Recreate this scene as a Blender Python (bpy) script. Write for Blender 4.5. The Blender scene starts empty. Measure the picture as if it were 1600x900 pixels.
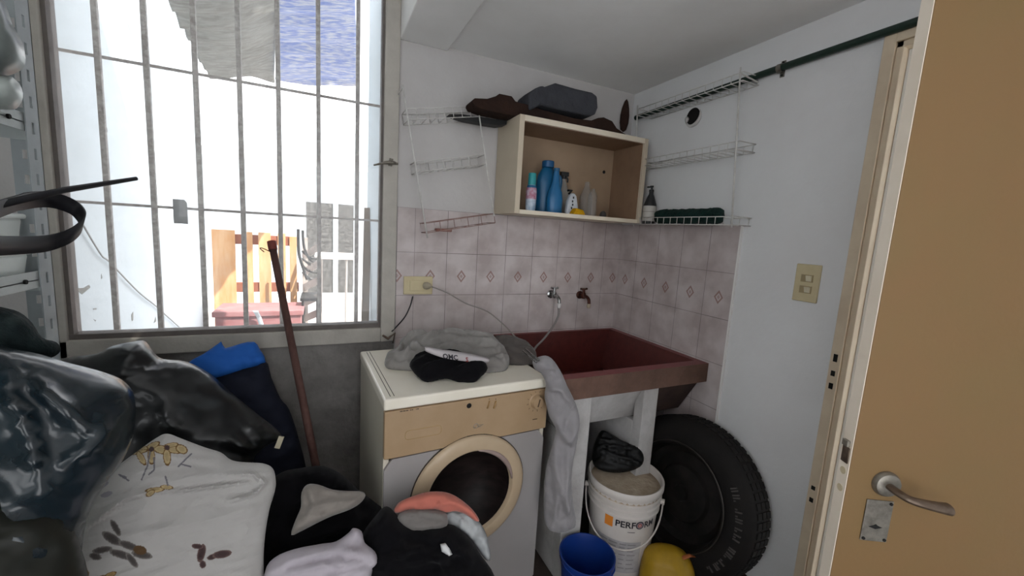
import bpy, math, random
from mathutils import Vector, Matrix, noise
from mathutils.geometry import delaunay_2d_cdt
random.seed(5)
sc = bpy.context.scene
COL = sc.collection
PI = math.pi

# ------------------------------------------------------------------ camera
F = 636.0
H = 1.40
CR = Matrix(((0.90688434, 0.00274746, -0.42137067),
             (-0.41720091, 0.14633324, -0.89695595),
             (0.05919618, 0.98923154, 0.13385356)))
CAM = Vector((0, 0, H))
cd = bpy.data.cameras.new('camera')
cam = bpy.data.objects.new('camera', cd)
COL.objects.link(cam)
cd.sensor_width = 36
cd.lens = F / 1600 * 36
cd.clip_start = 0.02
cam.matrix_world = Matrix.Translation(CAM) @ CR.to_4x4()
sc.camera = cam


def ray(px, py):
    return CR @ Vector((px - 800, 450 - py, -F))


def hit(px, py, ax, val):
    """world point where the sight line of a photo point meets an axis plane"""
    d = ray(px, py)
    t = (val - CAM[ax]) / d[ax]
    return CAM + d * t


def hitp(px, py, p0, n):
    d = ray(px, py)
    return CAM + d * ((p0 - CAM).dot(n) / d.dot(n))


# ------------------------------------------------------------------ materials
def lin(h):
    if not isinstance(h, str):
        return tuple(h)
    h = h.lstrip('#')
    o = []
    for i in (0, 2, 4):
        c = int(h[i:i + 2], 16) / 255
        o.append(c / 12.92 if c <= 0.04045 else ((c + 0.055) / 1.055) ** 2.4)
    return tuple(o)


def mat(name, color, rough=0.6, spec=0.5, metal=0.0, noise_amt=0.0, noise_scale=8, color2=None,
        bump=0.0, bump_scale=60, attr=False, sheen=0.0, emit=None, alpha=None, coat=0.0, trans=0.0, ior=1.45, stretch=None):
    m = bpy.data.materials.new(name)
    m.use_nodes = True
    nt = m.node_tree
    N, L = nt.nodes, nt.links
    b = N['Principled BSDF']
    c = lin(color)
    b.inputs['Base Color'].default_value = (*c, 1)
    b.inputs['Roughness'].default_value = rough
    b.inputs['Specular IOR Level'].default_value = spec
    b.inputs['Metallic'].default_value = metal
    b.inputs['IOR'].default_value = ior
    b.inputs['Coat Weight'].default_value = coat
    b.inputs['Sheen Weight'].default_value = sheen
    b.inputs['Transmission Weight'].default_value = trans
    if alpha is not None:
        b.inputs['Alpha'].default_value = alpha
    tc = N.new('ShaderNodeTexCoord')
    vec = tc.outputs['Object']
    if stretch:
        mp = N.new('ShaderNodeMapping')
        mp.inputs['Scale'].default_value = stretch
        L.new(vec, mp.inputs['Vector'])
        vec = mp.outputs[0]
    src = None
    if attr:
        a = N.new('ShaderNodeAttribute')
        a.attribute_name = 'Col'
        src = a.outputs['Color']
    if noise_amt > 0:
        t = N.new('ShaderNodeTexNoise')
        t.inputs['Scale'].default_value = noise_scale
        t.inputs['Detail'].default_value = 6
        t.inputs['Roughness'].default_value = 0.62
        L.new(vec, t.inputs['Vector'])
        r = N.new('ShaderNodeValToRGB')
        r.color_ramp.elements[0].position = 0.38
        r.color_ramp.elements[1].position = 0.68
        L.new(t.outputs['Fac'], r.inputs[0])
        mx = N.new('ShaderNodeMix')
        mx.data_type = 'RGBA'
        c2 = lin(color2) if color2 else tuple(x * 0.5 for x in c)
        mu = N.new('ShaderNodeMath')
        mu.operation = 'MULTIPLY'
        mu.inputs[1].default_value = noise_amt
        L.new(r.outputs[0], mu.inputs[0])
        L.new(mu.outputs[0], mx.inputs['Factor'])
        if src:
            L.new(src, mx.inputs['A'])
        else:
            mx.inputs['A'].default_value = (*c, 1)
        mx.inputs['B'].default_value = (*c2, 1)
        src = mx.outputs['Result']
    if src:
        L.new(src, b.inputs['Base Color'])
    if bump > 0:
        t = N.new('ShaderNodeTexNoise')
        t.inputs['Scale'].default_value = bump_scale
        t.inputs['Detail'].default_value = 4
        L.new(vec, t.inputs['Vector'])
        bp = N.new('ShaderNodeBump')
        bp.inputs['Strength'].default_value = bump
        bp.inputs['Distance'].default_value = 0.01
        L.new(t.outputs['Fac'], bp.inputs['Height'])
        L.new(bp.outputs[0], b.inputs['Normal'])
    return m


def tile_mat(name, axis, x0, z0, w, h, zc):
    """glazed wall tiles, one row carrying a small diamond motif; axis 0 runs along x, 1 along y"""
    m = bpy.data.materials.new(name)
    m.use_nodes = True
    nt = m.node_tree
    N, L = nt.nodes, nt.links
    b = N['Principled BSDF']
    b.inputs['Roughness'].default_value = 0.35
    b.inputs['Specular IOR Level'].default_value = 0.35
    g = N.new('ShaderNodeNewGeometry')
    s = N.new('ShaderNodeSeparateXYZ')
    L.new(g.outputs['Position'], s.inputs[0])

    def M(op, a, bb=None, c=None):
        n = N.new('ShaderNodeMath')
        n.operation = op
        for i, v in enumerate((a, bb, c)):
            if v is None:
                continue
            if isinstance(v, (int, float)):
                n.inputs[i].default_value = v
            else:
                L.new(v, n.inputs[i])
        return n.outputs[0]
    u = M('DIVIDE', M('SUBTRACT', s.outputs[axis], x0), w)
    v = M('DIVIDE', M('SUBTRACT', s.outputs[2], z0), h)
    du = M('MULTIPLY', M('ABSOLUTE', M('SUBTRACT', M('FRACT', M('ADD', u, 100.5)), 0.5)), w)   # distance to joint
    dv = M('MULTIPLY', M('ABSOLUTE', M('SUBTRACT', M('FRACT', M('ADD', v, 100.5)), 0.5)), h)
    joint = M('LESS_THAN', M('MINIMUM', du, dv), 0.0013)
    cu = M('MULTIPLY', M('ABSOLUTE', M('SUBTRACT', M('FRACT', M('ADD', u, 100)), 0.5)), w)
    cv = M('ABSOLUTE', M('SUBTRACT', s.outputs[2], zc))
    dd = M('ADD', M('DIVIDE', cu, 0.023), M('DIVIDE', cv, 0.031))
    ring = M('MULTIPLY', M('LESS_THAN', dd, 1.0), M('GREATER_THAN', dd, 0.62))
    core = M('LESS_THAN', dd, 0.35)
    pat = M('MAXIMUM', M('MULTIPLY', ring, 0.75), M('MULTIPLY', core, 0.5))
    tn = N.new('ShaderNodeTexNoise')
    tn.inputs['Scale'].default_value = 9
    tn.inputs['Detail'].default_value = 7
    L.new(g.outputs['Position'], tn.inputs['Vector'])
    r = N.new('ShaderNodeValToRGB')
    r.color_ramp.elements[0].position = 0.35
    r.color_ramp.elements[0].color = (*lin('#ada09e'), 1)
    r.color_ramp.elements[1].position = 0.65
    r.color_ramp.elements[1].color = (*lin('#c8bebd'), 1)
    L.new(tn.outputs['Fac'], r.inputs[0])
    m1 = N.new('ShaderNodeMix')
    m1.data_type = 'RGBA'
    L.new(pat, m1.inputs['Factor'])
    L.new(r.outputs[0], m1.inputs['A'])
    m1.inputs['B'].default_value = (*lin('#8a6257'), 1)
    m2 = N.new('ShaderNodeMix')
    m2.data_type = 'RGBA'
    tn2 = N.new('ShaderNodeTexNoise')
    tn2.inputs['Scale'].default_value = 5
    L.new(g.outputs['Position'], tn2.inputs['Vector'])
    L.new(M('MULTIPLY', joint, M('MULTIPLY', tn2.outputs['Fac'], 1.4)), m2.inputs['Factor'])
    L.new(m1.outputs['Result'], m2.inputs['A'])
    m2.inputs['B'].default_value = (*lin('#6d6360'), 1)
    L.new(m2.outputs['Result'], b.inputs['Base Color'])
    bp = N.new('ShaderNodeBump')
    bp.inputs['Strength'].default_value = 0.4
    bp.inputs['Distance'].default_value = 0.002
    L.new(M('SUBTRACT', 1.0, joint), bp.inputs['Height'])
    L.new(bp.outputs[0], b.inputs['Normal'])
    return m


def glass_mat(name, tint='#fbfafa', haze=0.06, dirt=0.0):
    m = bpy.data.materials.new(name)
    m.use_nodes = True
    nt = m.node_tree
    N, L = nt.nodes, nt.links
    N.remove(N['Principled BSDF'])
    out = N['Material Output']
    t = N.new('ShaderNodeBsdfTransparent')
    t.inputs[0].default_value = (*lin(tint), 1)
    gl = N.new('ShaderNodeBsdfGlossy')
    gl.inputs['Roughness'].default_value = 0.03
    fr = N.new('ShaderNodeFresnel')
    fr.inputs[0].default_value = 1.3
    m1 = N.new('ShaderNodeMixShader')
    L.new(fr.outputs[0], m1.inputs[0])
    L.new(t.outputs[0], m1.inputs[1])
    L.new(gl.outputs[0], m1.inputs[2])
    d = N.new('ShaderNodeBsdfDiffuse')
    d.inputs[0].default_value = (0.75, 0.76, 0.74, 1)
    tr = N.new('ShaderNodeBsdfTranslucent')
    tr.inputs[0].default_value = (0.8, 0.8, 0.78, 1)
    m3 = N.new('ShaderNodeMixShader')
    m3.inputs[0].default_value = 0.6
    L.new(d.outputs[0], m3.inputs[1])
    L.new(tr.outputs[0], m3.inputs[2])
    tn = N.new('ShaderNodeTexNoise')
    tn.inputs['Scale'].default_value = 3.5
    tn.inputs['Detail'].default_value = 8
    tn.inputs['Roughness'].default_value = 0.7
    tc = N.new('ShaderNodeTexCoord')
    L.new(tc.outputs['Object'], tn.inputs['Vector'])
    mr = N.new('ShaderNodeMapRange')
    mr.inputs['From Min'].default_value = 0.4
    mr.inputs['From Max'].default_value = 0.75
    mr.inputs['To Min'].default_value = haze
    mr.inputs['To Max'].default_value = haze + dirt
    L.new(tn.outputs['Fac'], mr.inputs[0])
    m2 = N.new('ShaderNodeMixShader')
    L.new(mr.outputs[0], m2.inputs[0])
    L.new(m1.outputs[0], m2.inputs[1])
    L.new(m3.outputs[0], m2.inputs[2])
    L.new(m2.outputs[0], out.inputs['Surface'])
    return m


# ------------------------------------------------------------------ mesh helpers
def orig(o):
    return Vector(o['_o']) if o is not None and '_o' in o else Vector((0, 0, 0))


def tag(o, label=None, cat=None, group=None, kind=None):
    if label: o['label'] = label
    if cat: o['category'] = cat
    if group: o['group'] = group
    if kind: o['kind'] = kind
    return o


def empty(name, loc, label=None, cat=None, group=None, kind=None):
    o = bpy.data.objects.new(name, None)
    COL.objects.link(o)
    o.location = loc
    o.empty_display_size = 0.05
    o['_o'] = tuple(loc)
    return tag(o, label, cat, group, kind)


def basis(a, b):
    d = (Vector(b) - Vector(a)).normalized()
    r = Vector((0, 0, 1)) if abs(d.z) < 0.9 else Vector((1, 0, 0))
    u = d.cross(r).normalized()
    return d, u, d.cross(u).normalized()


class MB:
    def __init__(s, tf=None):
        s.v, s.f, s.mi, s.tf, s.cols = [], [], [], tf, None

    def add(s, vs, fs, mi=0):
        k = len(s.v)
        for p in vs:
            p = Vector(p)
            s.v.append(s.tf @ p if s.tf else p)
        for f in fs:
            s.f.append([i + k for i in f])
            s.mi.append(mi)
        return s

    def box(s, a, b, mi=0):
        x0, y0, z0 = [min(a[i], b[i]) for i in range(3)]
        x1, y1, z1 = [max(a[i], b[i]) for i in range(3)]
        vs = [(x0, y0, z0), (x1, y0, z0), (x1, y1, z0), (x0, y1, z0), (x0, y0, z1), (x1, y0, z1), (x1, y1, z1), (x0, y1, z1)]
        return s.add(vs, [(0, 3, 2, 1), (4, 5, 6, 7), (0, 1, 5, 4), (1, 2, 6, 5), (2, 3, 7, 6), (3, 0, 4, 7)], mi)

    def hexa(s, bot, top, mi=0):
        return s.add(list(bot) + list(top), [(3, 2, 1, 0), (4, 5, 6, 7), (0, 1, 5, 4), (1, 2, 6, 5), (2, 3, 7, 6), (3, 0, 4, 7)], mi)

    def tube(s, pts, r, seg=8, mi=0, caps=True, flat=1.0, closed=False):
        pts = [Vector(p) for p in pts]
        n = len(pts)
        rs = r if isinstance(r, (list, tuple)) else [r] * n
        t0 = (pts[1] - pts[0]).normalized()
        up = Vector((0, 0, 1)) if abs(t0.z) < 0.9 else Vector((0, 1, 0))
        u = t0.cross(up).normalized()
        vs, fs = [], []
        for i in range(n):
            if closed:
                t = (pts[(i + 1) % n] - pts[i - 1]).normalized()
            else:
                t = (pts[min(i + 1, n - 1)] - pts[max(i - 1, 0)]).normalized()
            u = (u - t * u.dot(t))
            u = u.normalized() if u.length > 1e-6 else t.orthogonal().normalized()
            w = t.cross(u)
            for k in range(seg):
                a = 2 * PI * k / seg
                vs.append(pts[i] + (u * math.cos(a) + w * math.sin(a) * flat) * rs[i])
        for i in range(n if closed else n - 1):
            j = (i + 1) % n
            for k in range(seg):
                fs.append((i * seg + k, i * seg + (k + 1) % seg, j * seg + (k + 1) % seg, j * seg + k))
        if caps and not closed:
            fs.append(tuple(range(seg - 1, -1, -1)))
            fs.append(tuple((n - 1) * seg + k for k in range(seg)))
        return s.add(vs, fs, mi)

    def cyl(s, a, b, r, r2=None, seg=16, mi=0, caps=True):
        return s.tube([a, b], [r, r if r2 is None else r2], seg, mi, caps)

    def lathe(s, prof, c=(0, 0, 0), axis=(0, 0, 1), seg=32, mi=0, sy=1.0):
        c, ax = Vector(c), Vector(axis).normalized()
        u = ax.orthogonal().normalized() if abs(ax.z) < 0.99 else Vector((1, 0, 0))
        w = ax.cross(u)
        vs, fs = [], []
        for (r, h) in prof:
            for k in range(seg):
                a = 2 * PI * k / seg
                vs.append(c + ax * h + (u * math.cos(a) + w * math.sin(a) * sy) * max(r, 1e-5))
        for i in range(len(prof) - 1):
            for k in range(seg):
                fs.append((i * seg + k, i * seg + (k + 1) % seg, (i + 1) * seg + (k + 1) % seg, (i + 1) * seg + k))
        return s.add(vs, fs, mi)

    def prism(s, pts, off, mi=0):
        """polygon (list of 3D points) extruded by the vector off"""
        n = len(pts)
        off = Vector(off)
        vs = [Vector(p) for p in pts] + [Vector(p) + off for p in pts]
        fs = [tuple(range(n - 1, -1, -1)), tuple(range(n, 2 * n))]
        fs += [(i, (i + 1) % n, n + (i + 1) % n, n + i) for i in range(n)]
        return s.add(vs, fs, mi)

    def build(s, name, m, parent=None, smooth=False, bevel=0.0, seg=2, label=None, cat=None, group=None, kind=None, loc=None, solid=0, angle=35):
        if parent is not None:
            o0 = orig(parent)
            oo = o0
        else:
            if loc is None:
                xs = [p.x for p in s.v]; ys = [p.y for p in s.v]; zs = [p.z for p in s.v]
                loc = Vector(((min(xs) + max(xs)) / 2, (min(ys) + max(ys)) / 2, min(zs)))
            oo = Vector(loc)
        me = bpy.data.meshes.new(name)
        me.from_pydata([tuple(p - oo) for p in s.v], [], s.f)
        ms = m if isinstance(m, (list, tuple)) else [m]
        for x in ms:
            me.materials.append(x)
        if len(ms) > 1:
            me.polygons.foreach_set('material_index', s.mi)
        if s.cols:
            ca = me.color_attributes.new('Col', 'FLOAT_COLOR', 'POINT')
            for i, c in enumerate(s.cols):
                ca.data[i].color = (*c, 1)
        me.update()
        o = bpy.data.objects.new(name, me)
        COL.objects.link(o)
        if parent is not None:
            o.parent = parent
            o['_o'] = tuple(oo)
        else:
            o.location = oo
            o['_o'] = tuple(oo)
        if smooth:
            me.polygons.foreach_set('use_smooth', [True] * len(me.polygons))
            if smooth == 'angle':
                me.set_sharp_from_angle(angle=math.radians(angle))
        if solid:
            md = o.modifiers.new('s', 'SOLIDIFY')
            md.thickness = solid
        if bevel:
            md = o.modifiers.new('b', 'BEVEL')
            md.width = bevel
            md.segments = seg
            md.limit_method = 'ANGLE'
            md.angle_limit = math.radians(40)
        return tag(o, label, cat, group, kind)


def spline(pts, n=8, closed=False):
    P = [Vector(p) for p in pts]
    out = []
    m = len(P)
    for i in range(m if closed else m - 1):
        if closed:
            p0, p1, p2, p3 = P[i - 1], P[i], P[(i + 1) % m], P[(i + 2) % m]
        else:
            p0, p1, p2, p3 = P[max(i - 1, 0)], P[i], P[i + 1], P[min(i + 2, m - 1)]
        for k in range(n):
            t = k / n
            out.append(0.5 * ((2 * p1) + (-p0 + p2) * t + (2 * p0 - 5 * p1 + 4 * p2 - p3) * t * t + (-p0 + 3 * p1 - 3 * p2 + p3) * t ** 3))
    if not closed:
        out.append(P[-1])
    return out


def fract_noise(p, octs=3):
    a, s, v = 1.0, 1.0, 0.0
    for _ in range(octs):
        v += a * noise.noise(p * s)
        a *= 0.5
        s *= 2.1
    return v


def ridge(p):
    q = p + Vector((noise.noise(p * 0.7), noise.noise(p * 0.7 + Vector((9, 3, 1))), 0)) * 0.5
    return 1 - 2.4 * abs(noise.noise(q)) ** .8


def blob(name, poly, m, y=None, p0=None, n=None, tilt=0.25, front=0.1, back=0.1, edge=0.12, fold=0.02, fscale=7, dirn=0.0,
         stretch=2.5, fine=0.006, step=0.014, seed=0, parent=None, label=None, cat=None, group=None, zmin=0.004, smoothpoly=3,
         pattern=None, base=None, power=0.5, ymax=None, wob=0.3, kind=None, sharp=False, creases=(), soft=False):
    """crumpled cloth or bag: outline given by photo points carried onto a plane standing at its real distance,
    filled with real volume in front of and behind that plane"""
    cx = sum(p[0] for p in poly) / len(poly)
    cy = sum(p[1] for p in poly) / len(poly)
    if n is None:
        d = ray(cx, cy); d.z = 0; d.normalize()
        n = Vector((-d.x, -d.y, tilt)).normalized()
    else:
        n = Vector(n).normalized()
    if p0 is None:
        p0 = hit(cx, cy, 1, y)
    p0 = Vector(p0)
    U = Vector((0, 0, 1)).cross(n)
    U = U.normalized() if U.length > 0.05 else Vector((1, 0, 0))
    V = n.cross(U)
    P2 = []
    for (a, b) in poly:
        q = hitp(a, b, p0, n) - p0
        P2.append(Vector((q.dot(U), q.dot(V), 0)))
    P2 = spline(P2, smoothpoly, True) if smoothpoly > 1 else P2
    R = []
    for i in range(len(P2)):
        a, b = P2[i], P2[(i + 1) % len(P2)]
        k = max(1, int((b - a).length / step))
        for j in range(k):
            R.append(a.lerp(b, j / k))
    B = []
    for p in R:
        if not B or (p - B[-1]).length > step * 0.35:
            B.append(p)
    nb = len(B)
    # grid
    xs = [p.x for p in B]; ys = [p.y for p in B]
    rnd = random.Random(seed)
    pts = [Vector((p.x, p.y)) for p in B]

    def inside(x, yy):
        c = False
        j = nb - 1
        for i in range(nb):
            if (B[i].y > yy) != (B[j].y > yy) and x < (B[j].x - B[i].x) * (yy - B[i].y) / (B[j].y - B[i].y) + B[i].x:
                c = not c
            j = i
        return c
    gx = min(xs)
    row = 0
    yy = min(ys) + step * 0.5
    while yy < max(ys):
        gx = min(xs) + (step * 0.5 if row % 2 else 0)
        while gx < max(xs):
            x_, y_ = gx + rnd.uniform(-.12, .12) * step, yy + rnd.uniform(-.12, .12) * step
            if inside(x_, y_):
                dm = min((x_ - q.x) ** 2 + (y_ - q.y) ** 2 for q in B)
                if dm > (step * 0.45) ** 2:
                    pts.append(Vector((x_, y_)))
            gx += step
        yy += step * 0.87
        row += 1
    ov, oe, of, _, _, _ = delaunay_2d_cdt(pts, [(i, (i + 1) % nb) for i in range(nb)], [], 1, 1e-7)
    sv = Vector((seed * 3.17, seed * 1.71, seed * 0.37))
    ca, sa = math.cos(dirn), math.sin(dirn)
    vs, info = [], []
    dist = []
    for q in ov:
        # distance to outline
        dm = 1e9
        for i in range(nb):
            a, b = B[i], B[(i + 1) % nb]
            abx, aby = b.x - a.x, b.y - a.y
            l2 = abx * abx + aby * aby
            t = 0 if l2 == 0 else max(0, min(1, ((q.x - a.x) * abx + (q.y - a.y) * aby) / l2))
            dx, dy = a.x + abx * t - q.x, a.y + aby * t - q.y
            dm = min(dm, dx * dx + dy * dy)
        dist.append(math.sqrt(dm))
    mb = MB()
    cols = []
    nf = len(ov)

    CR2 = []
    for (cp_, wpx, hh) in creases:
        pl_ = []
        for (a_, b_) in cp_:
            w_ = hitp(a_, b_, p0, n) - p0
            pl_.append((w_.dot(U), w_.dot(V)))
        a_, b_ = cp_[0]
        sc_ = (hitp(a_ + 10, b_, p0, n) - hitp(a_, b_, p0, n)).length / 10
        CR2.append((pl_, wpx * sc_, hh))

    def crease(q):
        t_ = 0
        for (pl_, w_, hh) in CR2:
            best = None
            L_ = len(pl_) - 1
            for i_ in range(L_):
                a_, b_ = pl_[i_], pl_[i_ + 1]
                vx, vy = b_[0] - a_[0], b_[1] - a_[1]
                l2 = vx * vx + vy * vy
                t0 = ((q.x - a_[0]) * vx + (q.y - a_[1]) * vy) / l2
                t1 = max(0, min(1, t0))
                dx, dy = q.x - a_[0] - vx * t1, q.y - a_[1] - vy * t1
                d_ = math.hypot(dx, dy)
                sg = 1 if vx * dy - vy * dx > 0 else -1
                if best is None or d_ < best[0]:
                    best = (d_, sg, (i_ + t1) / L_)
            d_, sg, u_ = best
            ww = w_ if sg > 0 else w_ * .4
            if d_ < ww * 3:
                t_ += hh * math.exp(-(d_ / ww) ** 2) * min(1, .25 + 3 * min(u_, 1 - u_))
        return t_

    def disp(q, dd, side):
        e = min(dd / edge, 1.0)
        e2 = max(0.0, 1 - (1 - e) ** 2) ** power
        lx, ly = q.x * ca + q.y * sa, -q.x * sa + q.y * ca
        w = Vector((lx * fscale / stretch, ly * fscale, side * 5)) + sv
        f = ridge(w) * fold + ridge(w * 2.3 + Vector((4, 4, 4))) * fold * 0.45 + ridge(w * 4.7 + Vector((7, 1, 4))) * fold * 0.2
        g = fract_noise(Vector((q.x, q.y, side)) * 30 + sv, 2) * fine
        if soft:
            f = -f
        if side > 0 and CR2:
            f += crease(q) * min(1.0, .3 + dd / (edge * .4))
        k = wob + (1 - wob) * min(1.0, dd / (edge * 0.35))
        return e2, (f + g) * k
    onb = [d < 1e-5 for d in dist]
    for side in (1, -1):
        for i, q in enumerate(ov):
            e2, fn = disp(q, dist[i], 1 if onb[i] else side)
            amt = (front if side > 0 else back)
            h = amt * e2
            p = p0 + U * q.x + V * q.y + n * (side * h) + n * (fn if side > 0 or onb[i] else fn * 0.5)
            if p.z < zmin: p.z = zmin
            if ymax is not None and p.y > ymax: p.y = ymax
            mb.v.append(p)
            if pattern or base:
                if pattern and side > 0:
                    pr = CR.transposed() @ ((p0 + U * q.x + V * q.y) - CAM)
                    cols.append(pattern(800 + F * pr.x / -pr.z, 450 - F * pr.y / -pr.z, p))
                else:
                    cols.append(base or (0.5, 0.5, 0.5))
    for f in of:
        mb.f.append(list(f))
        mb.f.append([nf + i if not onb[i] else i for i in reversed(f)])
        mb.mi += [0, 0]
    # drop unused duplicate border vertices is unnecessary: they are isolated, so merge them on the front ring
    used = sorted({i for f in mb.f for i in f})
    rm = {o: k for k, o in enumerate(used)}
    mb.v = [mb.v[i] for i in used]
    mb.f = [[rm[i] for i in f] for f in mb.f]
    if cols:
        mb.cols = [cols[i] for i in used]
    if pattern:       # finer facets so the print has crisp outlines
        pq = []
        for k, i in enumerate(used):
            if i < nf:
                w_ = p0 + U * ov[i].x + V * ov[i].y - CAM
                pr = CR.transposed() @ w_
                pq.append((800 + F * pr.x / -pr.z, 450 - F * pr.y / -pr.z))
            else:
                pq.append(None)
        for _ in range(2):
            mid, nfaces = {}, []
            for f in mb.f:
                if any(pq[i] is None for i in f):
                    nfaces.append(f)
                    continue
                e = []
                for a_, b_ in ((f[0], f[1]), (f[1], f[2]), (f[2], f[0])):
                    ky = (min(a_, b_), max(a_, b_))
                    if ky not in mid:
                        mid[ky] = len(mb.v)
                        mb.v.append((mb.v[a_] + mb.v[b_]) / 2)
                        q_ = ((pq[a_][0] + pq[b_][0]) / 2, (pq[a_][1] + pq[b_][1]) / 2)
                        pq.append(q_)
                        mb.cols.append(pattern(q_[0], q_[1], None) if q_[1] < 915 else base)
                    e.append(mid[ky])
                nfaces += [[f[0], e[0], e[2]], [e[0], f[1], e[1]], [e[2], e[1], f[2]], [e[0], e[1], e[2]]]
            mb.f = nfaces
        mb.mi = [0] * len(mb.f)
    return mb.build(name, m, parent, smooth=('angle' if sharp else True), angle=30, label=label, cat=cat, group=group, kind=kind)


# ================================================================== ROOM
D, R = 1.90, 1.572
M_wall = mat('painted_plaster_grey', '#dededf', 0.75, 0.25, noise_amt=0.35, noise_scale=2.2, color2='#cbc6c6', bump=0.15, bump_scale=45)
M_wallb = mat('painted_plaster_back', '#c3c0bf', 0.75, 0.25, noise_amt=0.4, noise_scale=2.6, color2='#aba4a2', bump=0.15, bump_scale=45)
M_low = mat('bare_render_dark', '#8a8683', 0.9, 0.2, noise_amt=0.8, noise_scale=5, color2='#56524f', bump=0.5, bump_scale=40)
M_ceil = mat('ceiling_paint', '#f3f2f1', 0.85, 0.2, noise_amt=0.35, noise_scale=3, color2='#e0dedc', bump=0.08, bump_scale=20)
M_white = mat('outdoor_white_wall', '#c3ccd1', 0.8, 0.2, noise_amt=0.2, noise_scale=2, color2='#b5c0c7', bump=0.2, bump_scale=30)
M_floor = mat('worn_floor', '#4b403b', 0.6, 0.3, noise_amt=0.8, noise_scale=7, color2='#2c2523', bump=0.3, bump_scale=30)
M_patio = mat('patio_floor', '#cfc8c4', 0.8, 0.2, noise_amt=0.6, noise_scale=4, color2='#a8a09c', bump=0.3, bump_scale=15)
M_frame = mat('window_paint', '#b7b2aa', 0.6, 0.3, noise_amt=0.4, noise_scale=9, color2='#948d85', bump=0.2, bump_scale=50)
M_dark = mat('dark_gap', '#2e2b29', 0.8, 0.2)

MB().box((-1.2, -1.6, -0.1), (R + .2, 2.1, 0)).build('floor', M_floor, kind='structure')
MB().box((-4, 2.1, -0.14), (4, 10, 0)).build('floor', M_patio, kind='structure')
MB().box((R + .2, -2.6, -0.1), (4, 2.1, 0)).build('floor', M_patio, kind='structure')

# back (window) wall, with the window hole
WX0, WX1, WZ0, WZ1 = -0.86, 0.300, 0.872, 2.50
mb = MB()
mb.box((-1.15, D, 0), (WX0, D + .15, 2.9))
mb.box((WX0, D, WZ1), (WX1, D + .15, 2.9))
mb.box((WX1, D, 0), (R + .15, D + .15, 2.9))
mb.build('wall_back', M_wallb, kind='structure')
MB().box((WX0, D + .001, 0), (WX1, D + .15, WZ0)).build('wall_back', M_low, kind='structure')
# right wall with doorway
DY0, DY1, DZ = -0.03, 0.722, 2.035
mb = MB()
mb.box((R, DY1, 0), (R + .12, D, 2.9))
mb.box((R, DY0, DZ), (R + .12, DY1, 2.9))
mb.box((R, -1.5, 0), (R + .12, DY0, 2.9))
mb.build('wall_right', M_wall, kind='structure')
mb = MB()      # left wall; unseen opening behind the viewer, added to light the right wall
mb.box((-1.15, 0.0, 0), (-0.97, D, 2.9))
mb.box((-1.15, -1.5, 0), (-0.97, -1.3, 2.9))
mb.box((-1.15, -1.3, 0), (-0.97, 0.0, .85))
mb.box((-1.15, -1.3, 2.45), (-0.97, 0.0, 2.9))
mb.build('wall_left', mat('left_wall_paint', '#dde5e2', 0.8, 0.2, noise_amt=0.5, noise_scale=3, color2='#b4bbb8'), kind='structure')
mb = MB()  # unseen rear wall, its opening added to let more light in
mb.box((-0.97, -1.6, 0), (-0.2, -1.5, 2.9))
mb.box((.7, -1.6, 0), (R + .12, -1.5, 2.9))
mb.box((-0.2, -1.6, 2.1), (.7, -1.5, 2.9))
mb.build('wall_rear', M_wall, kind='structure')
MB().box((-1.15, -1.6, 2.7), (0.30, D + .1, 2.9)).build('ceiling', M_ceil, kind='structure')
CZ = 2.20
MB().box((0.50, -1.5, CZ), (R, D, 2.5)).build('ceiling', M_ceil, kind='structure')
MB().box((0.300, -1.5, 2.183), (0.506, D, 2.7)).build('trim_1', M_ceil, kind='structure', bevel=.004)
# tiles
TZ = 1.4855
TW, TH = 0.153, 0.2005
MB().box((WX1 + .004, D - .007, 0), (R - .007, D, TZ)).build('trim_2', tile_mat('tiles_back', 0, 0.536, TZ, TW, TH, 1.176), kind='structure')
MB().box((R - .007, 1.147, 0), (R, D, TZ)).build('trim_3', tile_mat('tiles_side', 1, 1.9, TZ, TW, TH, 1.176), kind='structure')
MB().box((R - .011, 1.1405, 0), (R, 1.147, TZ)).build('trim_4', mat('tile_edge_bead', '#e6e4e2', 0.4), kind='structure')

# doorway frame (architrave + jamb with strike holes)
M_jamb = mat('door_frame_cream', '#dccbb2', 0.55, 0.4, noise_amt=0.4, noise_scale=7, color2='#b9a089')
fr = empty('door_1', (R, DY1, 0), kind='structure')
mb = MB()
mb.box((R - .012, DY1, 0), (R + .0, DY1 + .032, DZ + .03))
mb.box((R - .012, DY0 - .03, 0), (R + .0, DY0, DZ + .03))
mb.box((R - .012, DY0, DZ), (R + .0, DY1, DZ + .03))
mb.build('architrave', M_jamb, fr, bevel=.002)
mb = MB()
mb.box((R - .004, DY1 - .018, 0), (R + .13, DY1, DZ))
mb.box((R - .004, DY0, 0), (R + .13, DY0 + .018, DZ))
mb.box((R - .004, DY0, DZ - .018), (R + .13, DY1, DZ))
mb.build('jamb', M_jamb, fr, bevel=.002)
M_hole = mat('hole_black', '#0d0b0a', 0.9)
MB().box((R + .028, DY1 - .030, 0), (R + .132, DY1 - .018, DZ - .018)).build('door_stop', mat('hall_lit_stop', '#ecebea', .5), fr, bevel=.002)  # its white stands in for hall light on the jamb reveal
for (px, py, hh) in ((1315, 562, .026), (1310, 586, .018), (1307, 606, .02), (1279, 767, .014), (1276, 786, .016)):
    p = hit(px, py, 0, R - .0125)
    y_ = DY1 + .016
    MB().box((R - .0135, y_ - .006, p.z - hh / 2), (R - .0115, y_ + .006, p.z + hh / 2)).build('strike_hole', M_hole, fr, bevel=.0)

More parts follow.
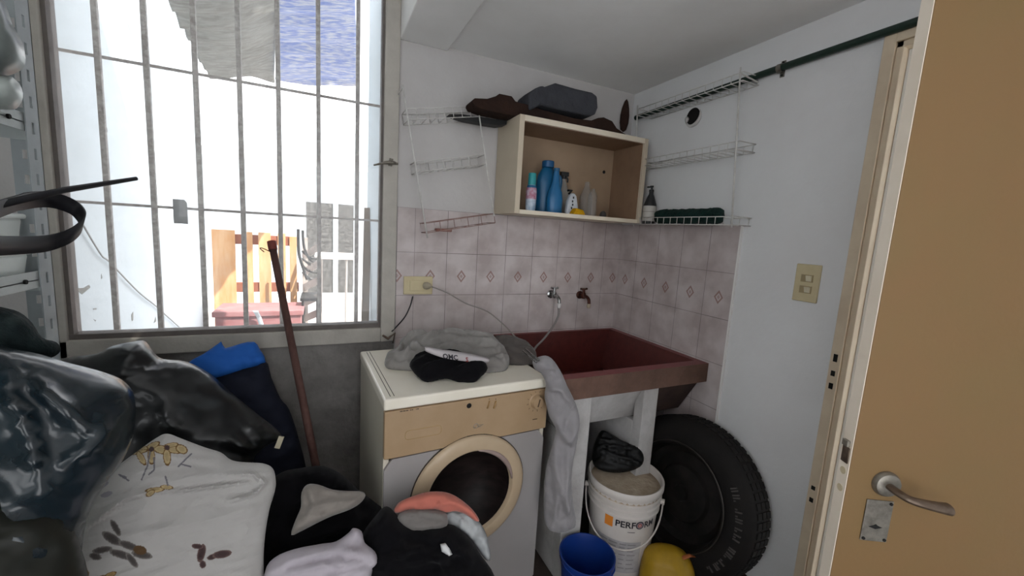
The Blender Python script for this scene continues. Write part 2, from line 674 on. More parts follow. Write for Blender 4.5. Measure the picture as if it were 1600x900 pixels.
# door leaf, swung into the room
E0 = Vector((0, 0, 0)) + CAM + ray(1392, 375) * (0.70 / F)
E0.z = 0
HG = Vector((R - .01, DY0 + .02, 0))
ld = (HG - E0).normalized()
ln = Vector((ld.y, -ld.x, 0))      # facing normal candidate
if ln.dot(Vector((0, 0, 0)) - E0) < 0: ln = -ln
LW = (HG - E0).length
DT = Matrix.Translation(E0) @ Matrix(((ld.x, -ln.x, 0, 0), (ld.y, -ln.y, 0, 0), (0, 0, 1, 0), (0, 0, 0, 1)))   # local x along leaf, local y away from viewer
M_leaf = mat('door_varnish_tan', '#775a3a', 0.5, 0.35, noise_amt=0.6, noise_scale=2.4, color2='#6e5d3a', bump=0.03, bump_scale=90)
M_leafe = mat('door_edge_paint', '#dccfbf', 0.5, 0.4, noise_amt=0.3, noise_scale=8, color2='#bdab95')
leaf = empty('door_2', E0, kind='structure')
TKN = 0.026
MB(DT).box((0.0015, 0, 0.01), (LW, TKN, 2.02)).build('leaf_panel', M_leaf, leaf)
MB(DT).box((0, 0.0012, 0.01), (0.0015, TKN, 2.02)).build('edge_strip', M_leafe, leaf)
M_steel = mat('worn_steel', '#8a857c', 0.4, 0.5, metal=0.7, noise_amt=0.6, noise_scale=60, color2='#4e4741')
M_brass = mat('worn_brass', '#6f6053', 0.4, 0.5, metal=0.6, noise_amt=0.7, noise_scale=50, color2='#3c2d26')


def leafxy(px, py, off=0.0):
    q = hitp(px, py, E0 + ln * off, ln)
    return (q - E0).dot(ld), q.z
lx, lz = leafxy(1383, 755)
MB(DT).lathe([(0, -.010), (.012, -.012), (.021, -.009), (.024, -.004), (.024, 0)], (lx, 0, lz), (0, 1, 0), 28).build('rose', M_steel, leaf, smooth='angle')
lx2, lz2 = leafxy(1480, 795, .045)
L_ = max(lx2 - lx, .06)
def lvr(t, dy=0):
    return (lx + L_ * t, -.046 - dy, lz + (lz2 - lz) * t)
mb = MB(DT)
mb.tube(spline([(lx, -.003, lz), (lx, -.032, lz), lvr(.08), lvr(.35, .003), lvr(.75, .002), lvr(1.0)], 6), [.0078] * 14 + [.008 + .00025 * i for i in range(17)], 12, flat=.8)
hnd = mb.build('lever_handle', [M_brass], leaf, smooth='angle')
pa = [leafxy(*p) for p in ((1355, 779), (1396, 782), (1384, 843), (1341, 842))]
px0, px1 = (pa[0][0] + pa[3][0]) / 2, (pa[1][0] + pa[2][0]) / 2
pz1, pz0 = pa[0][1], pa[3][1]
pl = MB(DT).box((px0, -.0025, pz0), (px1, 0, pz1)).build('lock_plate', M_steel, leaf, bevel=.001)
kx, kz = leafxy(1366, 822)
MB(DT).prism([(kx - .012, -.0032, kz), (kx - .004, -.0032, kz + .003), (kx, -.0032, kz + .006), (kx + .004, -.0032, kz + .003), (kx + .012, -.0032, kz), (kx, -.0032, kz - .004)], (0, .001, 0)).build('keyhole', M_hole, pl)
for (a, b) in ((px0 + .005, pz0 + .005), (px1 - .005, pz0 + .005), (px1 - .005, pz1 - .005)):
    MB(DT).cyl((a, -.004, b), (a, -.002, b), .003, seg=10).build('screw', M_hole, pl)
# latch and bolt holes in the edge
zz = CAM.z + (ray(1327, 717) * (0.70 / ray(1327, 717).dot(CR @ Vector((0, 0, -1))))).z
MB(DT).box((-.006, .006, zz - .008), (.0, .020, zz + .004)).build('latch_bolt', M_steel, leaf, bevel=.001)
MB(DT).box((-.002, .005, zz - .040), (.001, .021, zz - .010)).build('latch_plate', M_brass, leaf)
for k in (1, 2):
    MB(DT).cyl((-.0006, .013, zz - .022 - .035 * k), (.0005, .013, zz - .022 - .035 * k), .007, seg=14).build('bolt_hole', mat('bolt_hole_fill', '#b9a98c', .6), leaf)

# ================================================================== WINDOW
wn = empty('window_1', ((WX0 + WX1) / 2, D, WZ0), kind='structure')
mb = MB()
GX0, GX1, GZ0 = -0.800, 0.236, 0.957
mb.box((WX1 - .062, D - .018, WZ0), (WX1, D + .06, WZ1))
mb.box((WX0, D - .018, WZ0), (GX0 - .004, D + .06, WZ1))
mb.box((WX0, D - .018, WZ0), (WX1 - .062, D + .06, WZ0 + .066))
mb.box((WX0, D - .018, WZ1 - .05), (WX1, D + .06, WZ1))
mb.build('window_frame', M_frame, wn, bevel=.004)
mb = MB()
mb.box((GX0 - .004, D - .006, WZ0 + .066), (WX1 - .062, D + .05, GZ0))
mb.box((GX1 - .008, D - .004, GZ0), (WX1 - .062, D + .05, WZ1 - .05))
mb.box((GX0 - .004, D - .004, GZ0), (GX0 + .008, D + .05, WZ1 - .05))
mb.build('sash', mat('sash_grey', '#716a66', 0.6, 0.3, noise_amt=.5, noise_scale=12, color2='#4d4744'), wn)
M_pane = glass_mat('dirty_pane', haze=0.04, dirt=0.12)
MB().box((GX0, D + .02, GZ0 - .002), (GX1, D + .024, WZ1 - .045)).build('window_pane', M_pane, wn)
# latch
la = MB()
lp = hit(612, 255, 1, D - .03)
la.tube([(lp.x + .012, D - .018, lp.z + .004), (lp.x + .0, D - .034, lp.z + .002), (lp.x - .03, D - .040, lp.z - .003), (lp.x - .075, D - .036, lp.z - .018)], [.011, .013, .008, .005], 10, flat=.7)
la.tube([(lp.x - .005, D - .020, lp.z - .012), (lp.x + .0, D - .022, lp.z + .02)], .008, 8)
la.tube([(lp.x + .0, D - .024, lp.z), (lp.x + .028, D - .022, lp.z + .002)], .005, 8)
la.build('window_latch', M_steel, wn, smooth='angle')

# grille outside
GY = D + .10
gr = empty('window_grille', (-.3, GY, .95), 'white painted metal security bars outside the laundry window', 'window bars')
M_bar = mat('bar_paint', '#8a8581', 0.6, 0.4, noise_amt=0.8, noise_scale=60, color2='#c2bfbb')
for (xt, xb) in ((145, 183), (222, 252), (297, 322), (369, 385), (430, 441), (490, 499), (551, 556)):
    a = hit(xt, 0 if xt != 222 else 75, 1, GY); b = hit(xb, 508, 1, GY)
    MB().box((b.x - .0085, GY - .008, .90), (b.x + .0085, GY + .008, 2.46)).build('bar', M_bar, gr, bevel=.002)
for (pa_, pb_) in (((88, 75), (580, 163)), ((105, 312), (583, 346))):
    a = hit(*pa_, 1, GY); b = hit(*pb_, 1, GY)
    zc = (a.z + b.z) / 2
    MB().box((WX0, GY + .008, zc - .005), (WX1 - .01, GY + .014, zc + .005)).build('cross_rail', M_bar, gr)
a = hit(271, 311, 1, GY); b = hit(295, 350, 1, GY)
MB().prism([(a.x, GY - .011, b.z), (b.x, GY - .011, b.z), (b.x, GY - .011, a.z - .012), (b.x - .008, GY - .011, a.z), (a.x, GY - .011, a.z)], (0, .003, 0)).build('lock_plate', mat('galvanised_plate', '#8b8f92', .5, metal=.3, noise_amt=.5, noise_scale=50), gr)

# ================================================================== OUTDOORS
wyl = MB().box((-1.15, D + .15, 0), (-0.97, 4.55, 2.88)).build('wall_yard_left', M_white, kind='structure')
M_chip = mat('exposed_plaster', '#8f908c', .9, .1, noise_amt=.6, noise_scale=60)
for chip in ([(122, 450), (130, 450), (139, 445), (141, 449), (134, 455), (128, 460), (122, 455)], [(158, 197), (165, 192), (168, 205), (163, 218), (160, 210)],
             [(112, 384), (117, 385), (116, 387), (112, 387)], [(145, 482), (151, 481), (150, 484), (146, 484)], [(205, 492), (208, 487), (208, 500), (206, 502)], [(146, 499), (150, 500), (149, 502)],
             [(158, 428), (160, 434), (158, 436)], [(240, 505), (243, 495), (244, 502)]):
    q_ = [hit(a_, b_, 0, -.9695) for a_, b_ in chip]
    MB().prism(q_, (.001, 0, 0)).build('paint_chip', M_chip, wyl)
MB().box((0.262, D + .15, 0), (0.45, 2.83, 3.05)).build('wall_yard_right', M_white, kind='structure')
MB().box((-4, 8.2, 0), (4, 8.4, 3.0)).build('wall_yard_far', M_white, kind='structure')
# low washed building details on the far side
mb = MB()
mb.box((-4, 7.2, 2.35), (4, 8.2, 2.45))
mb.build('trim_5', mat('far_roof_edge', '#d9dedd', .7), kind='structure')
MB().box((1.0, -2.6, 2.9), (1.7, 1.3, 3.0)).box((1.7, -1.6, 2.9), (2.9, 1.3, 3.0)).box((-1.15, 1.9, 2.9), (2.0, 2.35, 3.0)).build('trim_6', M_white, kind='structure')  # unseen eave over the yard; hall roof added to keep sun off doorway
# neighbouring space beyond the door
MB().box((2.75, -2.6, 0), (2.9, 2.1, 3.0)).build('wall_hall_far', M_white, kind='structure')

# shade nets
def net(name, pts, m, label, seed, sag=.12):
    a, b, c, d_ = [Vector(p) for p in pts]
    mb_ = MB(); nu, nv = 28, 28
    vs = []; fs = []
    for j in range(nv + 1):
        for i in range(nu + 1):
            u, v = i / nu, j / nv
            p = a.lerp(b, u).lerp(d_.lerp(c, u), v)
            p = p + Vector((0, 0, -sag * math.sin(PI * u) * math.sin(PI * min(v, .9)))) 
            p.z += .035 * noise.noise(Vector((p.x * 2.2, p.y * 9, seed))) + (.02 * math.sin(p.y * 38 + p.x * 3) if 'blue' in label else 0)
            if j == nv: p.y += .10 * noise.noise(Vector((p.x * 4, 3, seed)))
            vs.append(p)
    for j in range(nv):
        for i in range(nu):
            k = j * (nu + 1) + i
            fs.append((k, k + 1, k + nu + 2, k + nu + 1))
    mb_.add(vs, fs)
    return mb_.build(name, m, smooth=True, label=label, cat='shade cloth', solid=.004)


def cloth_tr(name, c, tr=.5, stripes=None):
    m = bpy.data.materials.new(name); m.use_nodes = True
    N, L = m.node_tree.nodes, m.node_tree.links
    N.remove(N['Principled BSDF'])
    d = N.new('ShaderNodeBsdfDiffuse'); t = N.new('ShaderNodeBsdfTranslucent'); x = N.new('ShaderNodeMixShader')
    x.inputs[0].default_value = tr
    tn = N.new('ShaderNodeTexNoise'); tn.inputs['Scale'].default_value = 5; tn.inputs['Detail'].default_value = 8
    tc = N.new('ShaderNodeTexCoord'); mp = N.new('ShaderNodeMapping')
    mp.inputs['Scale'].default_value = (3, 26, 1) if stripes else (2, 2, 2)
    L.new(tc.outputs['Object'], mp.inputs[0]); L.new(mp.outputs[0], tn.inputs['Vector'])
    r = N.new('ShaderNodeValToRGB')
    r.color_ramp.elements[0].position = .42; r.color_ramp.elements[1].position = .6
    r.color_ramp.elements[0].color = (*lin(c), 1); r.color_ramp.elements[1].color = (*lin(stripes or c), 1)
    L.new(tn.outputs['Fac'], r.inputs[0])
    L.new(r.outputs[0], d.inputs[0]); L.new(r.outputs[0], t.inputs[0])
    L.new(d.outputs[0], x.inputs[1]); L.new(t.outputs[0], x.inputs[2])
    L.new(x.outputs[0], N['Material Output'].inputs[0])
    return m
MC_grey = cloth_tr('grey_net', '#8f918e', .35, '#7d7d7a')
MC_blue = cloth_tr('blue_net', '#7f8fb8', .4, '#b4b8c0')
net('shade_net', [hit(225, -70, 1, 2.9), hit(436, -90, 1, 2.9), hit(428, 122, 1, 4.45), hit(326, 120, 1, 4.3)], MC_grey, 'sagging grey shade net stretched over the yard, left of the blue net', 1, sag=.05)
net('shade_net', [hit(438, -90, 1, 2.9), hit(552, -90, 1, 2.9), hit(559, 132, 1, 4.4), hit(430, 125, 1, 4.4)], MC_blue, 'blue and white rippled shade net hanging over the yard outside the window', 2, sag=.0)

# pallets behind the bench
M_or = mat('pallet_wood_orange', '#b08458', 0.7, 0.3, noise_amt=.6, noise_scale=6, color2='#c4ab8a', stretch=(3, 3, .6))
M_rd = mat('pallet_wood_redbrown', '#8a5440', .7, .3, noise_amt=.5, noise_scale=6, color2='#6a4536')
pal = empty('wooden_pallet', (-.5, 5.0, 0), 'orange wooden pallet standing upright behind the red bench in the yard', 'pallet')
for (x0, x1, z1) in ((333, 369, 1.26), (384, 396, 1.25), (405, 424, 1.25), (435, 447, 1.25), (453, 464, 1.22)):
    a = hit(x0, 420, 1, 5.0); b = hit(x1, 420, 1, 5.0)
    MB().box((a.x, 4.98, 0), (b.x, 5.0, z1)).build('slat', M_or, pal, bevel=.003)
a = hit(333, 370, 1, 5.02); b = hit(466, 370, 1, 5.02)
for z_ in (.1, .62, 1.12):
    MB().box((a.x + .01, 5.0, z_), (b.x, 5.05, z_ + .10)).build('cross_board', M_rd, pal, bevel=.003)
# grey side pallet (leaning slats)
pal2 = empty('wooden_pallet', (-.1, 4.9, 0), 'weathered grey pallet with slanting slats at the end of the bench', 'pallet')
M_gw = mat('weathered_wood', '#a29a94', .8, .2, noise_amt=.7, noise_scale=9, color2='#6c6662')
for k in range(6):
    z_ = .12 + k * .17
    MB().hexa([(-.20, 4.9, z_), (-.04, 4.55, z_ + .14), (-.03, 4.57, z_ + .14), (-.19, 4.92, z_)], [(-.20, 4.9, z_ + .08), (-.04, 4.55, z_ + .22), (-.03, 4.57, z_ + .22), (-.19, 4.92, z_ + .08)]).build('slat', M_gw, pal2)
MB().box((-.20, 4.92, 0), (-.15, 4.97, 1.22)).build('post', M_gw, pal2)
# bench
M_bench = mat('bench_red', '#85595a', .6, .3, noise_amt=.5, noise_scale=7, color2='#a58484', stretch=(1, 3, 3))
be = empty('storage_bench', (-.6, 4.5, 0), 'low faded red wooden bench box in front of the upright pallet', 'bench')
a = hit(330, 482, 1, 4.3); b = hit(470, 482, 1, 4.3)
MB().box((a.x, 4.3, .50), (b.x + .02, 4.75, .55)).build('bench_top', M_bench, be, bevel=.006)
MB().box((a.x + .02, 4.32, .0), (b.x, 4.73, .50)).build('bench_body', M_bench, be, bevel=.004)
MB().tube([(a.x + .34, 4.25, .56), (a.x + .36, 4.28, .50), (a.x + .44, 4.25, .20)], [.03, .025, .03], 8, flat=.3).build('white_strap', M_white, be)
# dark mesh gate / screen
M_gate = mat('gate_dark_mesh', '#2f2f2e', .8, .2, noise_amt=1, noise_scale=25, color2='#5c5c5a')
sg = empty('yard_gate', (.2, 6.6, 0), 'dark grey speckled screen gate standing at the far end of the yard', 'gate')
a = hit(478, 315, 1, 6.6); b = hit(552, 435, 1, 6.6)
MB().box((a.x, 6.6, .35), (a.x + (b.x - a.x) * .56, 6.63, a.z)).build('gate_panel', M_gate, sg)
MB().box((a.x + (b.x - a.x) * .66, 6.6, .35), (b.x, 6.63, a.z)).build('gate_panel', M_gate, sg)
MB().box((a.x + (b.x - a.x) * .56, 6.58, .0), (a.x + (b.x - a.x) * .66, 6.64, a.z)).build('gate_post', M_white, sg)
# table
tb = empty('garden_table', (.1, 5.2, 0), 'white topped garden table with thin legs in the sunny yard', 'table')
a = hit(492, 397, 1, 5.2); b = hit(550, 400, 1, 5.2)
MB().box((a.x, 5.0, .985), (b.x + .05, 5.5, 1.03)).build('tabletop', mat('table_white', '#efe9e2', .5), tb, bevel=.01)
M_leg = mat('leg_grey', '#8e8a86', .5)
for (dx, dy) in ((.03, 5.03), (.32, 5.03), (.06, 5.45), (.34, 5.45)):
    MB().cyl((a.x + dx, dy, 0), (a.x + dx + .01, dy, .99), .012, seg=8).build('leg', M_leg, tb)
# chair of black bent tube next to the table
ch = empty('garden_chair', (-.1, 5.0, 0), 'dark garden chair with curved slat back beside the white table', 'chair')
M_blk = mat('black_plastic', '#1d1e20', .45)
cp = lambda pts, y_: [hit(p[0], p[1], 1, y_) for p in pts]
MB().tube(spline(cp([(466, 358), (467, 395), (474, 420), (480, 437)], 4.6), 6), .014, 8).build('chair_post', M_blk, ch)
MB().tube(spline(cp([(473, 360), (475, 385), (484, 405), (500, 412)], 4.7), 6), .012, 8).build('chair_post', M_blk, ch)
for k in range(4):
    MB().tube(spline(cp([(472, 392 + 11 * k), (484, 402 + 11 * k), (500, 404 + 11 * k)], 4.72), 5), .012, 6).build('chair_slat', M_blk, ch)
MB().box((hit(470, 440, 1, 4.7).x, 4.5, .60), (hit(500, 440, 1, 4.7).x, 4.9, .63)).build('seat', M_blk, ch)
for (px, yy) in ((474, 4.52), (496, 4.52), (474, 4.88), (496, 4.88)):
    MB().cyl((hit(px, 440, 1, 4.7).x, yy, 0), (hit(px, 440, 1, 4.7).x, yy, .61), .012, seg=8).build('leg', M_blk, ch)
# plank leaning outside
a = hit(583, 338, 1, 2.62); b = hit(566, 520, 1, 2.35)
MB().prism([(b.x - .02, 2.33, .0), (b.x + .022, 2.33, .0), (a.x - .004, 2.66, a.z + .05), (a.x - .046, 2.66, a.z + .05)], (0, .02, 0)).build('wooden_plank', mat('plank_brown', '#84705f', .8, .2, noise_amt=.6, noise_scale=10, color2='#62523f'), label='long brown plank leaning against the white yard wall right outside the window', cat='plank')
# cable on the white wall
p1 = [hit(x, y_, 0, -.955) for (x, y_) in ((130, 352), (158, 398), (172, 410))] + [hit(x, y_, 0, -.955) for (x, y_) in ((215, 455), (246, 480), (262, 495), (290, 520))]
MB().tube(spline(p1, 5), .004, 6).build('wall_cable', mat('grey_cable', '#9c9c9a', .6), smooth=True, label='thin grey cable running diagonally down the white yard wall', cat='cable')
# paint chips on the wall
# ================================================================== SHELF UNIT
M_angle = mat('slotted_angle_grey', '#8f9496', 0.5, 0.4, metal=.1, noise_amt=.5, noise_scale=20, color2='#7c8183')
sh = empty('storage_rack', (-.72, 1.0, 0), 'grey slotted metal shelving unit standing against the left wall', 'shelf unit')
SX, SY = -.525, 1.20


def post(x, y_, sx, sy, name='upright_post'):
    mb_ = MB()
    w, th, z, P = .044, .0022, 0.0, .05

    def strip(u0, u1, z0, z1, ax):
        if ax == 0:   # flange in plane y=const running along x
            mb_.box((x + sx * u0, y_, z0), (x + sx * u1, y_ + sy * th, z1))
        else:
            mb_.box((x, y_ + sy * u0, z0), (x + sx * th, y_ + sy * u1, z1))
    for ax, hw, hh in ((0, .014, .018), (1, .008, .022)):
        strip(0, (w - hw) / 2, 0, 2.3, ax)
        strip((w + hw) / 2, w, 0, 2.3, ax)
        k = 0
        while k * P < 2.25:
            strip((w - hw) / 2, (w + hw) / 2, k * P + hh / 2, (k + 1) * P - hh / 2, ax)
            k += 1
    return mb_.build(name, M_angle, sh)
post(SX, SY, -1, -1)
post(-.93, SY, 1, -1)
post(SX, .35, -1, 1)
post(-.93, .35, 1, 1)
M_shelf = mat('shelf_sheet_grey', '#a7acab', 0.45, 0.4, metal=.15, noise_amt=.5, noise_scale=10, color2='#7f8482')
for (za, nm) in ((hit(60, 197, 0, SX).z, 1), (hit(84, 432, 0, SX).z, 2), (.72, 3)):
    mb = MB()
    mb.box((-.93, .36, za - .002), (SX - .003, SY - .003, za))
    mb.box((SX - .005, .36, za - .017), (SX - .003, SY - .003, za + .017))
    mb.box((-.93, SY - .005, za - .03), (SX - .005, SY - .003, za))
    mb.build('shelf_board', M_shelf, sh)
    z_ = za
    for yb in (SY - .09,):
        MB().cyl((SX - .004, yb, z_), (SX + .001, yb, z_), .0045, seg=8).build('bolt', M_hole, sh)
# items on the lower shelf
zs = hit(84, 432, 0, SX).z
MBx = mat('white_plastic_box', '#d3d9d6', .5, .4, noise_amt=.3, noise_scale=6, color2='#b5bbb8')


def crate(x0, x1, y0, y1, z0, z1, label):
    g = .006
    mb_ = MB()
    mb_.hexa([(x0 + g, y0 + g, z0), (x1 - g, y0 + g, z0), (x1 - g, y1 - g, z0), (x0 + g, y1 - g, z0)],
             [(x0, y0, z1), (x1, y0, z1), (x1, y1, z1), (x0, y1, z1)])
    o = empty('plastic_tub', ((x0 + x1) / 2, (y0 + y1) / 2, z0), label, 'tub', 'white tubs on the rack')
    mb_.build('tub_body', MBx, o, bevel=.008, seg=3)
    MB().box((x0 - .004, y0 - .004, z1 - .004), (x1 + .004, y1 + .004, z1 + .006)).build('tub_lid', MBx, o, bevel=.004)
crate(-.90, SX - .010, .70, SY - .05, zs + .001, hit(75, 388, 0, SX).z - .006, 'white plastic tub on the grey rack, under the other tub')
crate(-.88, SX - .014, .70, SY - .05, hit(75, 384, 0, SX).z, hit(72, 340, 0, SX).z, 'white plastic tub on the grey rack, stacked on top')
# black strap loop
M_strap = mat('black_strap', '#131317', .6, .3, noise_amt=.3, noise_scale=30, color2='#1e1e24')
q = lambda px, py, yy: hit(px, py, 1, yy)
pts = spline([q(-60, 345, .70), q(-5, 326, .85), q(40, 313, .98), q(80, 312, 1.05), q(118, 326, 1.08), q(132, 345, 1.06), q(118, 365, 1.02), q(80, 380, .98), q(30, 384, .90), q(-20, 385, .80), q(-80, 388, .70)], 6)
mb = MB(); vs = []; fs = []
for i, p in enumerate(pts):
    w = .0145 * (1 if i > 10 else .9)
    tl = Vector((0.25, 0, 1)).normalized()
    vs += [p - tl * w, p + tl * w]
for i in range(len(pts) - 1):
    fs.append((2 * i, 2 * i + 1, 2 * i + 3, 2 * i + 2))
mb.add(vs, fs)
mb.build('strap_loop', M_strap, smooth=True, solid=.004, label='black strap curled in a loop hanging off the grey rack', cat='strap')
MB().tube([q(-60, 333, .8), q(100, 297, 1.0), q(213, 279, 1.12)], [.006, .0055, .004], 8).build('cable_tie', M_strap, smooth=True, label='thin straight black strip poking out of the rack towards the window bars', cat='strip')
# upper shelf dark translucent bag
M_smoke = mat('smoky_plastic', '#6d7472', .3, .5, noise_amt=.6, noise_scale=7, color2='#3a3f3e')
zt = hit(60, 185, 0, SX).z
blob('plastic_bag', [(-60, -30), (-10, -30), (8, 5), (20, 40), (36, 70), (39, 103), (20, 117), (-5, 120), (-60, 118)], M_smoke, y=1.05, front=.05, back=.1, edge=.06, fold=.012, seed=3, tilt=0.0,
     label='smoky grey plastic bag bulging on the upper shelf of the rack', cat='bag')
blob('plastic_bag', [(-70, 126), (0, 118), (25, 124), (36, 146), (30, 166), (10, 172), (-70, 160)], mat('pale_bag', '#a3aaa6', .35, .5, noise_amt=.5, noise_scale=9, color2='#6b716e'), y=1.03, front=.04, back=.1, edge=.05, fold=.01, seed=8, tilt=0.0,
     label='pale plastic bag lying flat on the upper shelf of the rack, under the smoky bag', cat='bag')

# ================================================================== WASHING MACHINE
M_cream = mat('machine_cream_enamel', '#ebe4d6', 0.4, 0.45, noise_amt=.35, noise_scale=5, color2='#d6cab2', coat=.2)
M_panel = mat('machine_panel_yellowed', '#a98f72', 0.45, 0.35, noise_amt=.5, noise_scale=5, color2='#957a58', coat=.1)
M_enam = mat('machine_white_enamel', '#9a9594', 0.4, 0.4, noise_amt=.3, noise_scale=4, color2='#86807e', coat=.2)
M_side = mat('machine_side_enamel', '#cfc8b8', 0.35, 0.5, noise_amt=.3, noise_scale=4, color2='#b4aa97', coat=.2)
wm = empty('washing_machine', (.169, 1.233, 0), 'old front-loading washing machine with cream yellowed panel, clothes heaped on top', 'washing machine')
MT = Matrix.Translation((.169, 1.233, 0)) @ Matrix.Rotation(math.radians(3.0), 4, 'Z')
MW, MDp, MH = .603, .53, .870
mb = MB(MT)
mb.box((.003, .11, .02), (MW - .003, MDp, .832))
mb.box((.003, .012, .02), (.02, .11, .832))
mb.box((MW - .02, .012, .02), (MW - .003, .11, .832))
mb.box((.02, .012, .72), (MW - .02, .11, .832))
mb.build('body', M_side, wm)
mb = MB(MT)
n_ = 48
ci, sq = [], []
for k in range(n_):
    a = 2 * PI * (k + .5) / n_
    c, s_ = math.cos(a), math.sin(a)
    ci.append((.300 + .153 * c, .487 + .153 * s_))
    t = min((.296 / abs(c)) if abs(c) > 1e-6 else 9, ((.181 if s_ > 0 else .457) / abs(s_)) if abs(s_) > 1e-6 else 9)
    sq.append((.300 + t * c, .487 + t * s_))
vs = [(x, y_, z) for y_ in (0, .012) for (x, z) in sq] + [(x, y_, z) for y_ in (0, .012) for (x, z) in ci]
for k in range(n_):
    j = (k + 1) % n_
    mb.add([vs[k], vs[j], vs[2 * n_ + j], vs[2 * n_ + k]], [(0, 1, 2, 3)])
    mb.add([vs[k], vs[n_ + k], vs[n_ + j], vs[j]], [(0, 1, 2, 3)])
mb.add([(.004, 0, .030), (MW - .004, 0, .030), (MW - .004, .012, .030), (.004, .012, .030)], [(0, 1, 2, 3)])
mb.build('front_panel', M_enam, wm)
MB(MT).box((.002, -.004, .672), (MW - .002, .02, .830)).build('control_panel', M_panel, wm, bevel=.004, seg=3)
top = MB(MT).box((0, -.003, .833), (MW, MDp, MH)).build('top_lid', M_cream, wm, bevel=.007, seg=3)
mb = MB(MT)
for (a, b) in (((.022, .02), (.022, MDp - .02)), ((.034, .02), (.034, MDp - .02))):
    mb.box((a[0], a[1], MH - .001), (b[0] + .002, b[1], MH + .0008))
mb.build('lid_groove', mat('groove_shadow_line', '#4a3e33', .7), top)
st = []
MB(MT).lathe([(0, .0009), (.034, .0009), (.04, 0)], (.46, .20, MH), (0, 0, 1), 20, sy=.45).build('rust_stain', mat('orange_stain', '#b9855a', .6, noise_amt=.7, noise_scale=30, color2='#cdb492'), top)
# door
dc = (.300, 0, .487)
mb = MB(MT)
mb.lathe([(.212, 0), (.2115, -.008), (.207, -.014), (.198, -.017), (.172, -.022), (.162, -.019), (.154, -.008), (.151, .006)], dc, (0, 1, 0), 64)
ring = mb.build('door_ring', mat('ring_enamel', '#b7a288', .4, .4, noise_amt=.3, noise_scale=6, color2='#a38c70', coat=.2), wm, smooth='angle')
MB(MT).lathe([(.2145, .001), (.2145, -.004), (.211, -.004), (.211, .001)], dc, (0, 1, 0), 64).build('door_gasket_line', mat('gasket_dark', '#3b332c', .7), ring)
mg = mat('door_glass_dark', '#120d0c', .5, .25, noise_amt=.8, noise_scale=14, color2='#2a201f', coat=.0, stretch=(1, 1, 3))
MB(MT).lathe([(.153, -.008), (.146, .012), (.122, .05), (.09, .072), (.05, .082), (0, .085)], dc, (0, 1, 0), 48).build('door_glass', mg, ring, smooth=True)
mb = MB(MT)   # moulded finger grip at upper right of the ring
pts = []
for k in range(13):
    a = math.radians(8 + 75 * k / 12)
    pts.append((dc[0] + .160 * math.cos(a), -.0175, dc[2] + .160 * math.sin(a)))
mb.tube(pts, [.003 + .007 * math.sin(PI * k / 12) for k in range(13)], 8)
mb.build('door_grip', mat('grip_shadowed_plastic', '#93807a', .5), ring, smooth=True)


def mloc(px, py):
    p = hitp(px, py, MT @ Vector((0, -.004, 0)), (MT.to_3x3() @ Vector((0, -1, 0))))
    return MT.inverted() @ p
M_ink = mat('panel_ink', '#4b3d31', .6)
M_line = mat('panel_line', '#a98c63', .6)
# missing knob hole, two slim buttons, dial, emblem
p = mloc(733, 634)
MB(MT).lathe([(0, -.0055), (.0075, -.0055), (.009, -.004)], (p.x, 0, p.z), (0, 1, 0), 20).build('knob_hole', M_hole, wm)
for px in (763, 773):
    p = mloc(px, 632)
    MB(MT).tube([(p.x - .003, -.0045, p.z - .013), (p.x, -.0075, p.z), (p.x + .004, -.0045, p.z + .013)], .0032, 8).build('slim_button', mat('button_tan', '#9a7a50', .5), wm, smooth=True)
    MB(MT).box((p.x + .001, -.005, p.z + .018), (p.x + .004, -.004, p.z + .021)).build('button_mark', M_ink, wm)
p = mloc(838, 627)
dl = MB(MT).lathe([(0, -.022), (.021, -.021), (.024, -.016), (.026, -.006), (.030, -.004)], (p.x, 0, p.z), (0, 1, 0), 32).build('program_dial', M_panel, wm, smooth='angle')
MB(MT).hexa([(p.x - .004, -.024, p.z - .014), (p.x - .001, -.024, p.z - .015), (p.x - .001, -.021, p.z - .015), (p.x - .004, -.021, p.z - .014)],
            [(p.x + .002, -.024, p.z + .014), (p.x + .006, -.024, p.z + .013), (p.x + .006, -.021, p.z + .013), (p.x + .002, -.021, p.z + .014)]).build('dial_pointer', M_ink, dl)
mb = MB(MT)
for k in range(9):
    a = math.radians(70 + 30 * k)
    c, s = math.cos(a), math.sin(a)
    mb.tube([(p.x + .034 * c, -.0048, p.z + .034 * s), (p.x + .041 * c, -.0048, p.z + .041 * s)], .0007, 5)
mb.build('dial_marks', M_ink, wm)
p = mloc(836, 655)
MB(MT).box((p.x - .011, -.005, p.z - .0012), (p.x + .009, -.004, p.z + .0012)).build('panel_print', M_ink, wm)
p = mloc(745, 665)
mb = MB(MT)
mb.lathe([(.0065, -.0055), (.0085, -.007), (.0105, -.0055)], (p.x - .004, 0, p.z), (0, 1, 0), 20, sy=.8)
mb.box((p.x + .003, -.0065, p.z - .0005), (p.x + .024, -.0045, p.z + .0015))
mb.box((p.x + .003, -.0065, p.z - .006), (p.x + .018, -.0045, p.z - .004))
mb.build('emblem', mat('emblem_silver', '#a09384', .35, metal=.5), wm)
p = mloc(625, 643)
mb = MB(MT)
for (a, b) in ((0, .008), (.0095, .017), (.0185, .026), (.031, .035), (.0365, .041), (.050, .052), (.054, .059)):
    mb.box((p.x + a, -.005, p.z - .0015), (p.x + b, -.004, p.z + .0015))
mb.build('panel_print', M_ink, wm)
